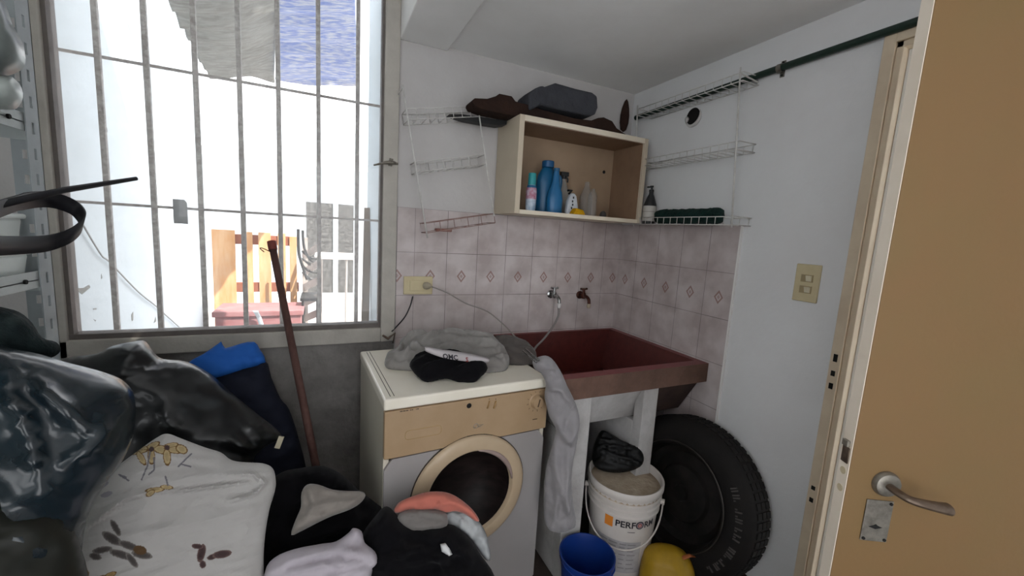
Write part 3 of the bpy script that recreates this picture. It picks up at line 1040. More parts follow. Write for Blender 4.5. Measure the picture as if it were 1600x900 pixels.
# detergent drawer outline
a, b = mloc(633, 688), mloc(690, 664)
pts = []
for (cx_, cz_, a0) in ((b.x - .012, b.z - .012, 90), (b.x - .012, a.z + .012, 0), (a.x + .012, a.z + .012, -90), (a.x + .012, b.z - .012, -180)):
    for k in range(5):
        t = math.radians(a0 - 22.5 * k)
        pts.append((cx_ + .012 * math.cos(t), -.0046, cz_ + .012 * math.sin(t)))
MB(MT).tube(pts, .0012, 6, closed=True).build('drawer_outline', M_line, wm)
for x_ in (.03, MW - .03):
    for y_ in (.04, MDp - .04):
        MB(MT).cyl((x_, y_, 0), (x_, y_, .03), .018, seg=12).build('foot', M_blk, wm)

# ================================================================== SINK
M_sink = mat('sink_red_stone', '#5a2420', 0.4, 0.5, noise_amt=.6, noise_scale=30, color2='#3f1816', coat=.15)
M_sinkrim = mat('sink_rim_worn', '#84494a', 0.45, 0.45, noise_amt=.6, noise_scale=12, color2='#6b3531')
M_apron = mat('sink_apron_stained', '#6b5146', 0.65, 0.3, noise_amt=.8, noise_scale=8, color2='#4c3a32', bump=.3)
sk = empty('laundry_sink', (1.17, 1.22, .6), 'dark red stone laundry sink with worn brownish front, beside the washing machine', 'sink')
X0, X1, Y0, Y1, ZR = .800, 1.562, 1.215, 1.892, .876
mb = MB()
i0, i1, j0, j1 = X0 + .03, X1 - .035, Y0 + .05, Y1 - .025
k0, k1, l0, l1, zb = X0 + .10, X1 - .10, Y0 + .13, Y1 - .05, .655
rim = [(X0, Y0), (X1, Y0), (X1, Y1), (X0, Y1)]
inn = [(i0, j0), (i1, j0), (i1, j1), (i0, j1)]
bot = [(k0, l0), (k1, l0), (k1, l1), (k0, l1)]
vs = [(x, y, ZR) for x, y in rim] + [(x, y, ZR) for x, y in inn] + [(x, y, zb) for x, y in bot]
vs += [(x, y, ZR - .085) for x, y in rim]
fs, mi = [], []
for k in range(4):
    n_ = (k + 1) % 4
    mb.add([vs[k], vs[n_], vs[4 + n_], vs[4 + k]], [(0, 1, 2, 3)], 1)
    mb.add([vs[4 + k], vs[4 + n_], vs[8 + n_], vs[8 + k]], [(0, 1, 2, 3)], 0)
    mb.add([vs[12 + k], vs[12 + n_], vs[n_], vs[k]], [(0, 1, 2, 3)], 2)
mb.add(vs[8:12], [(0, 1, 2, 3)], 0)
u0 = [(X0 + .05, Y0 + .07), (X1 - .03, Y0 + .07), (X1 - .03, Y1), (X0 + .05, Y1)]
ro = [(x, y, ZR - .085) for x, y in rim]
uo = [(x, y, ZR - .085) for x, y in u0]
ub = [(x, y, zb - .03) for x, y in u0]
for k in range(4):
    n_ = (k + 1) % 4
    mb.add([ro[k], ro[n_], uo[n_], uo[k]], [(3, 2, 1, 0)], 2)
mb2 = mb
import bmesh
bo = mb.build('basin', [M_sink, M_sinkrim, M_apron], sk)
bm = bmesh.new(); bm.from_mesh(bo.data)
bmesh.ops.remove_doubles(bm, verts=bm.verts, dist=.0005)
bmesh.ops.recalc_face_normals(bm, faces=bm.faces)
bm.to_mesh(bo.data); bm.free()
md = bo.modifiers.new('b', 'BEVEL'); md.width = .009; md.segments = 3; md.limit_method = 'ANGLE'; md.angle_limit = math.radians(35)
M_plast = mat('plaster_support', '#b9b6b5', .8, .2, noise_amt=.6, noise_scale=7, color2='#8d8784', bump=.3)
M_undershade = mat('sink_underside_shade', '#4c3e39', .7, .2, noise_amt=.7, noise_scale=9, color2='#33282a')  # dark colour paints the shadow under the sink's right part
for (xa, xb, xc, xd, mm, nm_) in ((X0 + .05, 1.30, X0 + .06, 1.30, M_plast, 'plastered_underside'), (1.30, X1 - .002, 1.30, X1 - .03, M_undershade, 'shaded_underside')):
    mb = MB()
    hi = [(xa, Y0 + .03), (xb, Y0 + .03), (xb, Y1), (xa, Y1)]
    lo = [(xc, Y0 + .11), (xd, Y0 + .11), (xd, Y1), (xc, Y1)]
    for k in range(4):
        n_ = (k + 1) % 4
        mb.add([(*hi[k], ZR - .08), (*hi[n_], ZR - .08), (*lo[n_], zb - .03), (*lo[k], zb - .03)][:4] if not (k == 1 and xb == 1.30) and not (k == 3 and xa == 1.30) else [(0, 0, 0)] * 0, [(0, 1, 2, 3)] if not (k == 1 and xb == 1.30) and not (k == 3 and xa == 1.30) else [])
    mb.add([(x, y_, zb - .03) for x, y_ in lo], [(0, 1, 2, 3)])
    mb.build(nm_, mm, sk)
MB().cyl((1.18, 1.55, zb + .001), (1.18, 1.55, zb + .006), .03, seg=20).build('drain', M_steel, sk)
MB().box((.862, 1.235, 0), (.955, 1.29, ZR - .086)).box((.862, 1.29, 0), (.955, 1.88, zb - .035)).build('side_support', M_plast, sk, bevel=.004)
MB().box((1.225, 1.238, 0), (1.305, 1.29, ZR - .086)).box((1.225, 1.29, 0), (1.305, 1.88, zb - .035)).build('side_support', M_plast, sk, bevel=.004)

# taps
M_chrome = mat('tarnished_chrome', '#9a9a9a', .25, .5, metal=.9, noise_amt=.5, noise_scale=60, color2='#5a5550')
M_bronze = mat('dark_bronze_tap', '#4c2a20', .4, .5, metal=.6, noise_amt=.5, noise_scale=60, color2='#2b1813')


def tap(px, py, m, mtip, label, tail):
    c = hit(px, py, 1, D - .06)
    x, z = c.x, c.z
    o = empty('water_tap', (x, D - .01, z), label, 'tap', 'taps above the sink')
    mb_ = MB()
    mb_.lathe([(0, 0), (.022, 0), (.022, .004), (.013, .008)], (x, D - .007, z), (0, -1, 0), 20)
    mb_.tube([(x, D - .008, z), (x, D - .060, z)], [.009, .010], 12)
    mb_.lathe([(0, -.016), (.012, -.014), (.015, 0), (.012, .014), (.008, .020), (.008, .034)], (x, D - .045, z), (0, 0, 1), 16)
    mb_.tube(spline([(x, D - .05, z), (x, D - .08, z - .002), (x, D - .098, z - .014), (x, D - .102, z - .036)], 4), [.010, .010, .010, .0095] + [.009] * 9, 12)
    mb_.build('tap_body', m, o, smooth='angle')
    h = MB()
    h.tube([(x - .021, D - .045, z + .040), (x - .006, D - .045, z + .037), (x + .006, D - .045, z + .037), (x + .021, D - .045, z + .040)], [.006, .004, .004, .006], 10)
    h.cyl((x, D - .045, z + .03), (x, D - .045, z + .042), .006, seg=10)
    h.build('tap_handle', m, o, smooth='angle')
    MB().lathe([(.0, .0), (.0095, .0), (.0105, -.008), (.0105, -.020), (.0085, -.024), (0, -.024)], (x, D - .102, z - .034), (0, 0, 1), 16).build('tap_nozzle', mtip, o, smooth='angle')
    return x, z
M_wp = mat('white_connector', '#c9c6c4', .5)
tx, tz = tap(868, 462, M_chrome, M_wp, 'tarnished chrome wall tap with a hose connector, left one above the sink', 0)
tap(914, 463, M_bronze, mat('limescale_tip', '#a99a88', .6, noise_amt=.5), 'dark reddish bronze wall tap, right one above the sink', 0)
yh = D - .102
MB().tube(spline([(tx, yh, tz - .058), (tx + .0, yh, tz - .10), (tx - .03, yh - .01, tz - .15), (tx - .10, yh - .04, .875), (tx - .17, yh - .08, .84), (tx - .20, yh - .10, .78)], 6), .0055, 10).build(
    'water_hose', mat('grey_hose', '#7d7876', .5), smooth=True, label='thin grey hose running from the left tap down into the sink', cat='hose')

# ================================================================== SOCKET, CABLES, SWITCH
M_cp = mat('yellowed_plastic', '#c9bb98', .5, .4, noise_amt=.3, noise_scale=20, color2='#b3a179')
a, b = hit(630, 460, 1, D - .01), hit(676, 432, 1, D - .01)
so = empty('power_socket', ((a.x + b.x) / 2, D - .007, a.z), 'yellowed wall power socket with a plug in it, beside the window frame', 'socket')
MB().box((a.x, D - .016, a.z), (b.x, D - .0075, b.z)).build('face_plate', M_cp, so, bevel=.003)
MB().box((a.x + .028, D - .0185, a.z + .017), (b.x - .012, D - .015, b.z - .018)).build('socket_insert', M_cp, so, bevel=.0015)
pl = empty('power_plug', (b.x - .035, D - .02, (a.z + b.z) / 2), 'pale plug pushed into the yellowed wall socket, on a grey cord', 'plug')
zc = (a.z + b.z) / 2
MB().lathe([(0, 0), (.017, 0), (.018, .012), (.014, .024), (.008, .034), (.005, .040), (0, .040)], (b.x - .035, D - .019, zc), (.55, -1, .05), 18).build('plug_body', mat('plug_grey_beige', '#a99f8c', .5), pl, smooth='angle')
c0 = Vector((b.x - .013, D - .056, zc))
pts = [c0, hit(700, 458, 1, D - .07), hit(728, 474, 1, D - .08), hit(762, 487, 1, D - .10), hit(790, 510, 1, D - .16), hit(815, 538, 1, D - .30), hit(833, 560, 1, D - .46), hit(840, 570, 1, D - .50)]
MB().tube(spline(pts, 8), .0032, 8).build('cord', mat('cord_grey', '#8f8884', .5), pl, smooth=True)
pts = [hit(645, 463, 1, D - .012), hit(641, 478, 1, D - .016), hit(632, 496, 1, D - .016), hit(618, 512, 1, D - .014), hit(612, 518, 1, D - .02)]
MB().tube(spline(pts, 6), .003, 8).build('black_cable', M_blk, smooth=True, label='short black cable dropping from the wall socket to the window corner', cat='cable')
MB().tube([hit(598, 524, 1, D - .024), hit(606, 529, 1, D - .026), hit(617, 521, 1, D - .024), hit(614, 536, 1, D - .024)], [.008, .011, .007, .004], 8, flat=.6).build('window_hinge', mat('rusty_hinge', '#5b463c', .7, noise_amt=.7, noise_scale=60, color2='#8a7d70'), wn, smooth=True)

ys0, ys1, zs0, zs1 = .826, .908, 1.218, 1.352
sw = empty('light_switch', (R, .87, zs0), 'cream wall switch plate with two small rockers, beside the doorway', 'switch')
MB().box((R - .009, ys0, zs0), (R, ys1, zs1)).build('switch_plate', M_cp, sw, bevel=.003)
M_rk = mat('rocker_ivory', '#ddd3b8', .4)
for z_ in (1.302, 1.262):
    f_ = MB().box((R - .011, .846, z_ - .013), (R - .008, .886, z_ + .013)).build('rocker_frame', mat('rocker_frame_tan', '#9d8d6c', .6), sw)
    MB().hexa([(R - .012, .850, z_ - .010), (R - .010, .850, z_ - .010), (R - .010, .868, z_ - .010), (R - .012, .868, z_ - .010)],
              [(R - .018, .850, z_ + .010), (R - .010, .850, z_ + .010), (R - .010, .868, z_ + .010), (R - .018, .868, z_ + .010)]).build('rocker', M_rk, f_)

# pipe + clamp, hole
pc = empty('water_pipe', (R - .02, 1.2, 2.06), 'dark green pipe clipped high along the right wall above the doorway', 'pipe')
MB().tube([(R - .018, 1.85, 2.062), (R - .018, 1.07, 2.070), (R - .018, .5, 2.072), (R - .018, -.4, 2.074)], .0125, 14).build('pipe', mat('pipe_dark_green', '#1c3128', .45, noise_amt=.4, noise_scale=30, color2='#0e1c18'), pc, smooth='angle')
mb = MB()
mb.lathe([(.0128, -.009), (.0155, -.009), (.0155, .009), (.0128, .009)], (R - .018, 1.067, 2.069), (0, 1, 0), 20)
mb.box((R - .004, 1.059, 2.040), (R - .0005, 1.075, 2.098))
mb.build('pipe_clamp', M_steel, pc)
for z_ in (2.046, 2.092):
    MB().cyl((R - .008, 1.067, z_), (R - .003, 1.067, z_), .004, seg=8).build('screw', M_hole, pc)
p = hit(1084, 182, 0, R)
wh = empty('wall_outlet_hole', (R, p.y, p.z - .04), 'round dark hole with broken white rim, high in the right wall under the pipe', 'hole')
MB().lathe([(0, .0), (.036, .0), (.038, .004), (.036, .001)], (R - .0005, p.y, p.z), (-1, 0, 0), 24).build('hole_opening', M_hole, wh)
mb = MB()
pts = [(R - .006, p.y + .043 * math.cos(t), p.z + .043 * math.sin(t)) for t in [math.radians(x) for x in range(150, 331, 15)]]
mb.tube(pts, [.002 + .006 * math.sin(PI * k / (len(pts) - 1)) for k in range(len(pts))], 8)
mb.tube([(R - .004, p.y + .036, p.z + .0), (R - .010, p.y + .030, p.z - .006), (R - .006, p.y + .034, p.z - .018)], [.008, .010, .006], 8)
mb.build('broken_rim', M_wp, wh, smooth=True)

# ================================================================== CUPBOARD
M_cup = mat('cupboard_painted_cream', '#c9bca8', 0.55, 0.35, noise_amt=.4, noise_scale=5, color2='#b3a38e')
M_cupi = mat('cupboard_inner_board', '#a08972', 0.6, 0.3, noise_amt=.5, noise_scale=5, color2='#86705c')
M_cupf = mat('cupboard_edge', '#ddd2c0', .5, .4, noise_amt=.3, noise_scale=14, color2='#b8a68e')
cu = empty('wall_cupboard', (1.13, D, 1.485), 'open fronted cream wall cupboard holding bottles, mounted above the taps', 'cupboard')
A0, A1, B0, B1, C0, C1 = .765, 1.482, 1.650, D - .008, 1.487, 1.905
t_ = .024
MB().box((A0, B0, C0), (A0 + t_, B1, C1)).build('side_panel', M_cup, cu, bevel=.001)
MB().box((A1 - t_, B0, C0), (A1, B1, C1)).build('side_panel', M_cup, cu, bevel=.001)
MB().box((A0 + t_, B0, C1 - t_), (A1 - t_, B1, C1)).build('top_panel', M_cupf, cu)
MB().box((A0 + t_, B0, C0), (A1 - t_, B1, C0 + .018)).build('bottom_panel', M_cupf, cu)
bk = MB().box((A0 + t_, B1 - .006, C0 + .018), (A1 - t_, B1, C1 - t_)).build('back_panel', M_cupi, cu)
mb = MB()
mb.box((A0 + t_, B0 + .012, C0 + .018), (A0 + t_ + .002, B1 - .006, C1 - t_))
mb.box((A1 - t_ - .002, B0 + .012, C0 + .018), (A1 - t_, B1 - .006, C1 - t_))
mb.box((A0 + t_, B0 + .012, C1 - t_ - .002), (A1 - t_, B1 - .006, C1 - t_))
mb.build('inner_lining', mat('unpainted_inner_board', '#8f745e', .65, .25, noise_amt=.5, noise_scale=6, color2='#705744'), cu)
MB().cyl((1.40, B1 - .008, 1.76), (1.40, B1 - .005, 1.76), .009, seg=12).build('knot_mark', M_hole, bk)
ft = C0 + .0185


def inx(px, y_):
    return hit(px, 320, 1, y_).x


def inz(py, px, y_):
    return hit(px, py, 1, y_).z


def bottle(name, x, y_, prof, m, label, cat, cap=None, capm=None, sy=1.0, extra=None, group=None, z0=None):
    z0 = ft if z0 is None else z0
    o = empty(name, (x, y_, z0), label, cat, group)
    MB().lathe(prof, (x, y_, z0), (0, 0, 1), 28, sy=sy).build('bottle_body', m, o, smooth='angle')
    if cap:
        MB().lathe(cap, (x, y_, z0), (0, 0, 1), 20).build('cap', capm, o, smooth='angle')
    return o
M_blue = mat('blue_bottle_plastic', '#18577f', .35, .5)
M_cyan = mat('turquoise_cap', '#2e8e94', .4, .5)
def soften(px, py, p):
    return (0, 0, 0)
# softener spray with printed label
M_lab = mat('printed_label_blue', '#4a78a8', .4, .4, noise_amt=1.0, noise_scale=22, color2='#8a3550')
yb = 1.675
x = inx(829, yb)
o = bottle('softener_bottle', x, yb, [(0, 0), (.021, 0), (.023, .01), (.024, .06), (.021, .10), (.019, .112), (.0, .113)], mat('label_mixed', '#b9c3cf', .4, noise_amt=.8, noise_scale=25, color2='#39698f'), 'slim bottle with turquoise cap and pink printed label, at the left end of the cupboard', 'bottle',
           [(0, .112), (.018, .113), (.018, .160), (.016, .165), (0, .165)], M_cyan)
MB().lathe([(.0245, .050), (.0245, .085), (.0228, .100)], (x, yb, ft), (0, 0, 1), 28).build('pink_print', mat('pink_print', '#a04463', .45, noise_amt=.8, noise_scale=40, color2='#c9c9d6'), o, smooth=True)
MB().lathe([(.0225, .100), (.020, .111)], (x, yb, ft), (0, 0, 1), 28).build('blue_band', M_blue, o, smooth=True)
# two blue detergent bottles
yb = 1.79
x = inx(852, yb)
o = bottle('detergent_bottle', x, yb, [(0, 0), (.052, 0), (.056, .01), (.056, .15), (.050, .18), (.03, .215), (.022, .22), (0, .22)], M_blue, 'large blue detergent bottle, the taller of two blue ones in the cupboard', 'bottle',
           [(0, .218), (.030, .219), (.030, .247), (.027, .25), (0, .25)], mat('blue_cap', '#174f7b', .4), sy=.6, group='blue bottles in the cupboard')
MB().tube(spline([(x + .03, yb - .02, ft + .195), (x + .062, yb - .02, ft + .17), (x + .058, yb - .02, ft + .11), (x + .04, yb - .02, ft + .09)], 5), .010, 8).build('handle', M_blue, o, smooth=True)
yb = 1.735
x = inx(866, yb)
o = bottle('detergent_bottle', x, yb, [(0, 0), (.038, 0), (.041, .008), (.041, .07), (.036, .10), (.020, .14), (.014, .19), (.013, .2), (0, .2)], mat('blue_bottle_lighter', '#1f6291', .35, .5), 'smaller blue bottle with a long narrowing neck, in front of the tall blue one', 'bottle',
           [(0, .198), (.015, .199), (.015, .212), (0, .213)], M_blue, sy=.7, group='blue bottles in the cupboard')
# spray bottle behind
yb = 1.83
x = inx(877, yb)
M_sb = mat('spray_translucent', '#8a8580', .35, .5)
o = bottle('spray_bottle', x, yb, [(0, 0), (.034, 0), (.036, .01), (.036, .11), (.02, .155), (.013, .18), (.0, .18)], M_sb, 'grey translucent spray bottle with dark trigger, behind the blue bottles', 'bottle')
mb = MB()
mb.box((x - .018, yb - .012, ft + .195), (x + .026, yb + .010, ft + .216))
mb.cyl((x, yb, ft + .178), (x, yb, ft + .198), .013, seg=12)
mb.tube([(x + .015, yb - .004, ft + .198), (x + .024, yb - .006, ft + .18), (x + .022, yb - .008, ft + .165)], .005, 8)
mb.build('trigger_head', M_blk, o, bevel=.002)
# crumpled white pouch with writing, small pump top
yb = 1.72
x = inx(893, yb)
o = empty('refill_pouch', (x, yb, ft), 'crumpled white pouch with dark writing, leaning behind the yellow sponge', 'pouch')
mb = MB()
prof = [(-.032, 0), (.034, 0), (.036, .03), (.020, .09), (.006, .105), (-.014, .10), (-.028, .06)]
mb.prism([(x + a, yb - .012, ft + b) for a, b in prof], (0, .026, 0))
mb.build('pouch_body', mat('pouch_white', '#bfc2c8', .4, noise_amt=.5, noise_scale=25, color2='#8d8f96'), o, bevel=.008, seg=3)
mb = MB()
for k, (a, b) in enumerate(((.0, .076), (-.004, .058), (-.002, .042), (-.007, .026))):
    mb.box((x + a - .003, yb - .0135, ft + b), (x + a + .004, yb - .0118, ft + b + .010))
mb.build('pouch_lettering', M_blk, o)
MB().tube([(x - .02, yb, ft + .098), (x - .005, yb, ft + .115), (x - .032, yb - .01, ft + .112)], .006, 8).build('pouch_spout', M_blk, o)
# yellow sponge
a = hit(903, 338, 1, 1.668)
MB().hexa([(a.x - .036, 1.655, ft + .0005), (a.x + .036, 1.655, ft + .0005), (a.x + .034, 1.70, ft + .0005), (a.x - .034, 1.70, ft + .0005)],
          [(a.x - .018, 1.658, ft + .03), (a.x + .024, 1.658, ft + .022), (a.x + .022, 1.695, ft + .024), (a.x - .016, 1.695, ft + .032)]).build(
    'sponge', mat('yellow_sponge', '#d9a51e', .9, .1, noise_amt=.4, noise_scale=60, color2='#a87710', bump=.8, bump_scale=200), bevel=.006, seg=3, label='small yellow sponge on the front edge of the cupboard floor', cat='sponge')
M_clear = mat('clear_plastic', '#8f8a86', .25, .4, alpha=.35, noise_amt=.3, noise_scale=12, color2='#c9c7c6')
yb = 1.76
bottle('clear_bottle', inx(915, yb), yb, [(0, 0), (.030, 0), (.032, .01), (.032, .10), (.018, .135), (.012, .15), (.012, .17), (0, .17)], M_clear, 'empty clear plastic bottle in the cupboard, behind the other clear one', 'bottle', group='clear bottles in the cupboard')
yb = 1.685
bottle('clear_bottle', inx(925, yb), yb, [(0, 0), (.020, 0), (.022, .006), (.022, .095), (.017, .11), (.010, .12), (.010, .13), (0, .13)], M_clear, 'slim milky clear bottle on the cupboard front edge, right of the yellow sponge', 'bottle', group='clear bottles in the cupboard')
a = hit(942, 338, 1, 1.70)
MB().lathe([(0, 0), (.016, 0), (.019, .010), (.014, .024), (.006, .030), (0, .031)], (a.x, 1.70, ft), (0, 0, 1), 14, sy=.7).build('rubber_stopper', mat('dark_stopper', '#3b3633', .7), smooth=True, label='small dark rubber stopper alone on the cupboard floor at the right', cat='stopper')

# things on top of the cupboard
M_rust = mat('dark_brown_rotten_board', '#261b18', .85, .15, noise_amt=.7, noise_scale=9, color2='#38271f', bump=.6, bump_scale=30)
def slab(name, px, y0, th, m, label, cat, dz=0, bevel=.004, step=3):
    pts = [hit(a_, b_, 1, y0) for (a_, b_) in px]
    zt_ = C1 + .001
    pts = [Vector((p.x, p.y, max(p.z, zt_) if dz == 0 else p.z)) for p in pts]
    return MB().prism(pts[::-1], (0, th, 0)).build(name, m, bevel=bevel, label=label, cat=cat)
slab('broken_board', [(738, 158), (742, 153), (762, 154), (775, 150), (781, 146), (800, 150), (806, 158), (812, 160), (824, 163), (850, 172), (900, 185), (925, 188), (935, 184), (944, 183), (957, 189), (964, 200), (974, 207), (985, 213), (985, 222), (900, 214), (822, 195), (812, 183), (795, 183), (776, 190), (760, 178), (742, 166)],
     1.70, .10, M_rust, 'dark brown jagged broken board lying along the top of the cupboard', 'board')
pts = [hit(a_, b_, 1, 1.79) for (a_, b_) in ((702, 178), (722, 178), (748, 182), (775, 186), (815, 178), (812, 192), (780, 196), (760, 193), (728, 187))]
MB().prism(pts[::-1], (0, .06, 0)).build('dark_strip', mat('black_strip', '#191a1c', .6, noise_amt=.3), bevel=.003, label='black strip poking out left from the top of the cupboard', cat='strip')
a = hit(832, 160, 1, 1.68); b = hit(936, 165, 1, 1.66)
M_foam = mat('grey_foam_block', '#404146', .9, .2, noise_amt=.5, noise_scale=16, color2='#2e2e33', bump=.6, bump_scale=60)
pp = [(827, 146), (838, 137), (848, 133), (852, 135), (869, 129), (900, 138), (926, 144), (934, 150), (935, 168), (931, 178), (925, 181), (912, 179), (870, 170), (845, 163), (838, 168), (828, 172)]
pts = [hit(x_, y_, 1, 1.685) for (x_, y_) in pp]
bl = MB().prism(pts[::-1], (0, .13, .0)).build('foam_block', M_foam, bevel=.010, seg=3, label='dark grey rough foam block resting on the brown board on top of the cupboard', cat='block')

# brown cocoon-like piece in the corner
c = hit(982, 180, 1, D - .03)
MB().lathe([(0, -.088), (.018, -.075), (.027, -.04), (.028, 0), (.022, .04), (.011, .075), (0, .088)], (c.x - .01, D - .012, c.z), (.03, 0, 1), 16, sy=.6).build('dried_pod', mat('dark_brown_pod', '#3a2822', .8, .2, noise_amt=.7, noise_scale=25, color2='#251915', bump=.7), smooth=True, label='dark brown pointed pod-like piece hanging in the room corner under the ceiling', cat='ornament')

# ================================================================== WIRE RACKS
M_wire = mat('white_coated_wire', '#d4d2cf', .4, .5, noise_amt=.5, noise_scale=30, color2='#a7a19c')
M_wired = mat('rusty_wire', '#9c8680', .6, .4, noise_amt=.7, noise_scale=30, color2='#7a4a40')
wr = empty('wire_rack', (1.52, 1.43, 1.484), 'white three-tier wire rack on the right wall, with pump bottle and green brush', 'wire rack')
XF, XB = 1.470, R - .004
nt_, nb_ = hit(1157, 108, 0, XF), hit(1143, 356, 0, XF)
ft_, fb_ = hit(996, 170, 0, XF), hit(990, 352, 0, XF)
ZT, ZM, ZBt = 2.036, 1.775, 1.484
def ypost(z, near=True):
    a_, b_ = (nt_, nb_) if near else (ft_, fb_)
    return b_.y + (a_.y - b_.y) * (z - b_.z) / (a_.z - b_.z)
for near in (True, False):
    mb = MB()
    mb.tube([(XF, ypost(ZBt - .012, near), ZBt - .012), (XF, ypost(ZT + .05, near), ZT + .05)], .0034, 8)
    mb.build('upright_wire', M_wire, wr, smooth=True)
for z_ in (ZT, ZM, ZBt):
    ya, yb_ = ypost(z_), ypost(z_, False)
    mb = MB()
    r_ = .0021
    mb.tube([(XF + .003, ya - .01, z_), (XF + .003, yb_, z_)], .002, 6)
    mb.tube([(XB, ya - .01, z_), (XB, yb_, z_)], .002, 6)
    mb.tube([(XF + .003, ya - .01, z_ + .032), (XF + .003, yb_, z_ + .032)], r_, 6)
    mb.tube([(XB, ya - .01, z_ + .032), (XB, yb_, z_ + .032)], r_, 6)
    for yy in (ya - .01, yb_):
        mb.tube([(XF + .003, yy, z_), (XB, yy, z_)], .002, 6)
        mb.tube([(XF + .003, yy, z_ + .032), (XB, yy, z_ + .032)], r_, 6)
    k = 0
    n_ = 14
    for k in range(n_ + 1):
        yy = ya + (yb_ - ya) * k / n_
        mb.tube([(XF + .003, yy, z_ + .032), (XF + .003, yy, z_), (XB, yy, z_)] + ([(XB, yy, z_ + .032)]), r_ * .85, 5)
    mb.build('wire_tier', M_wire, wr, smooth=True)
MB().tube([(XF, nt_.y, ZT + .03), (XB, nt_.y - .01, ZT + .012)], .003, 6).build('wall_hook', M_wire, wr)
# pump bottle
yb = 1.66
x = hit(1013, 345, 1, yb).x
x = 1.515
p = hit(1013, 346, 0, x)
yb = p.y
o = empty('pump_bottle', (x, yb, ZBt + .0025), 'black pump bottle with a white label on the bottom tier of the right wire rack', 'bottle')
MB().lathe([(0, 0), (.030, 0), (.032, .008), (.032, .092), (.030, .10), (.018, .135), (.011, .150), (.011, .165), (0, .165)], (x, yb, ZBt + .0025), (0, 0, 1), 28).build('bottle_body', M_blk, o, smooth='angle')
MB().lathe([(.0326, .014), (.0326, .090)], (x, yb, ZBt + .0025), (0, 0, 1), 28).build('paper_label', mat('label_white', '#b9b4ae', .6), o, smooth=True)
MB().lathe([(.0328, .060), (.0328, .063)], (x, yb, ZBt + .0025), (0, 0, 1), 28).build('label_line', mat('label_line', '#8a8580', .6), o, smooth=True)
mb = MB(); zq = ZBt + .168
mb.lathe([(0, 0), (.012, 0), (.012, .010), (.005, .012), (.005, .022), (.009, .024), (.009, .030), (0, .031)], (x, yb, zq - .004), (0, 0, 1), 14)
mb.tube([(x, yb, zq + .020), (x - .022, yb + .008, zq + .018)], .004, 8)
mb.build('pump_head', M_blk, o, smooth='angle')
# dark green scrub brush bundle
y1_, y0_ = hit(1026, 335, 0, 1.51).y, hit(1127, 335, 0, 1.51).y
gb = empty('scrub_brush', (1.515, (y0_ + y1_) / 2, ZBt + .003), 'long dark green bristly brush lying on the bottom tier of the right wire rack', 'brush')
mb = MB(); rnd = random.Random(4)
nn_ = 30
vs = []; 
for i in range(nn_ + 1):
    t = i / nn_
    yy = y0_ + (y1_ - y0_) * t
    for k in range(16):
        a = 2 * PI * k / 16
        rr = .034 * (1 + .18 * noise.noise(Vector((i * .9, k * 1.3, 2)))) * (1 - .75 * max(0, abs(t - .5) - .47) / .03)
        vs.append((1.515 + rr * math.cos(a) * 1.0, yy, ZBt + .038 + rr * math.sin(a)))
fs = [(i * 16 + k, i * 16 + (k + 1) % 16, (i + 1) * 16 + (k + 1) % 16, (i + 1) * 16 + k) for i in range(nn_) for k in range(16)]
fs += [tuple(range(15, -1, -1)), tuple(nn_ * 16 + k for k in range(16))]
mb.add(vs, fs)
mb.build('bristle_core', mat('dark_green_bristle', '#12322d', .8, .3, noise_amt=.7, noise_scale=50, color2='#0a1817', bump=1, bump_scale=150), gb, smooth=True)

# left rack, leaning
wl = empty('wire_rack', (.51, 1.85, 1.40), 'white three-tier wire rack hanging crooked on the wall beside the window', 'wire rack')
YF, YB = 1.790, D - .006
Lt, Lb = hit(629, 133, 1, YF), hit(668, 372, 1, YF)
Rt, Rb = hit(747, 168, 1, YF), hit(772, 338, 1, YF)
mb = MB(); mb.tube([Lt, Lb], .0034, 8); mb.build('upright_wire', M_wire, wl, smooth=True)
mb = MB(); mb.tube([Rt, Rb], .0034, 8); mb.build('upright_wire', M_wire, wl, smooth=True)
def onl(a_, b_, z):
    return a_ + (b_ - a_) * ((z - a_.z) / (b_.z - a_.z))
for i, (zl, zr, mm) in enumerate(((hit(634, 186, 1, YF).z, hit(748, 182, 1, YF).z, M_wire), (hit(646, 268, 1, YF).z, hit(757, 256, 1, YF).z, M_wire), (hit(664, 364, 1, YF).z, hit(771, 348, 1, YF).z, M_wired))):
    l, r_ = onl(Lt, Lb, zl), onl(Rt, Rb, zr)
    lb, rb = Vector((l.x, YB, l.z)), Vector((r_.x, YB, r_.z))
    up = (Lt - Lb).normalized() * .042
    mb = MB()
    w = .0020
    for (p_, q_) in ((l, r_), (lb, rb), (l, lb), (r_, rb)):
        mb.tube([p_, q_], w, 6)
        mb.tube([p_ + up, q_ + up], w, 6)
    n_ = 5 if i == 2 else 8
    for k in range(n_ + 1):
        a_, b_ = l.lerp(r_, k / n_), lb.lerp(rb, k / n_)
        mb.tube([a_ + up, a_, b_, b_ + up], w * .8, 5)
    mb.build('wire_tier', mm, wl, smooth=True)
a_ = onl(Lt, Lb, hit(664, 360, 1, YF).z)
MB().box((a_.x + .05, YF + .01, a_.z - .001), (a_.x + .12, YF + .06, a_.z + .012)).build('rusty_soap', mat('rusty_lump', '#7d4a40', .8, noise_amt=.6, noise_scale=30, color2='#a58c86'), bevel=.005, seg=3, label='small rust red soap lump on the lowest tier of the crooked wire rack', cat='soap')
MB().cyl((onl(Lt, Lb, Lt.z).x, YB + .005, Lt.z - .01), (Lt.x, YF, Lt.z - .01), .003, seg=8).build('wall_hook', M_wire, wl)

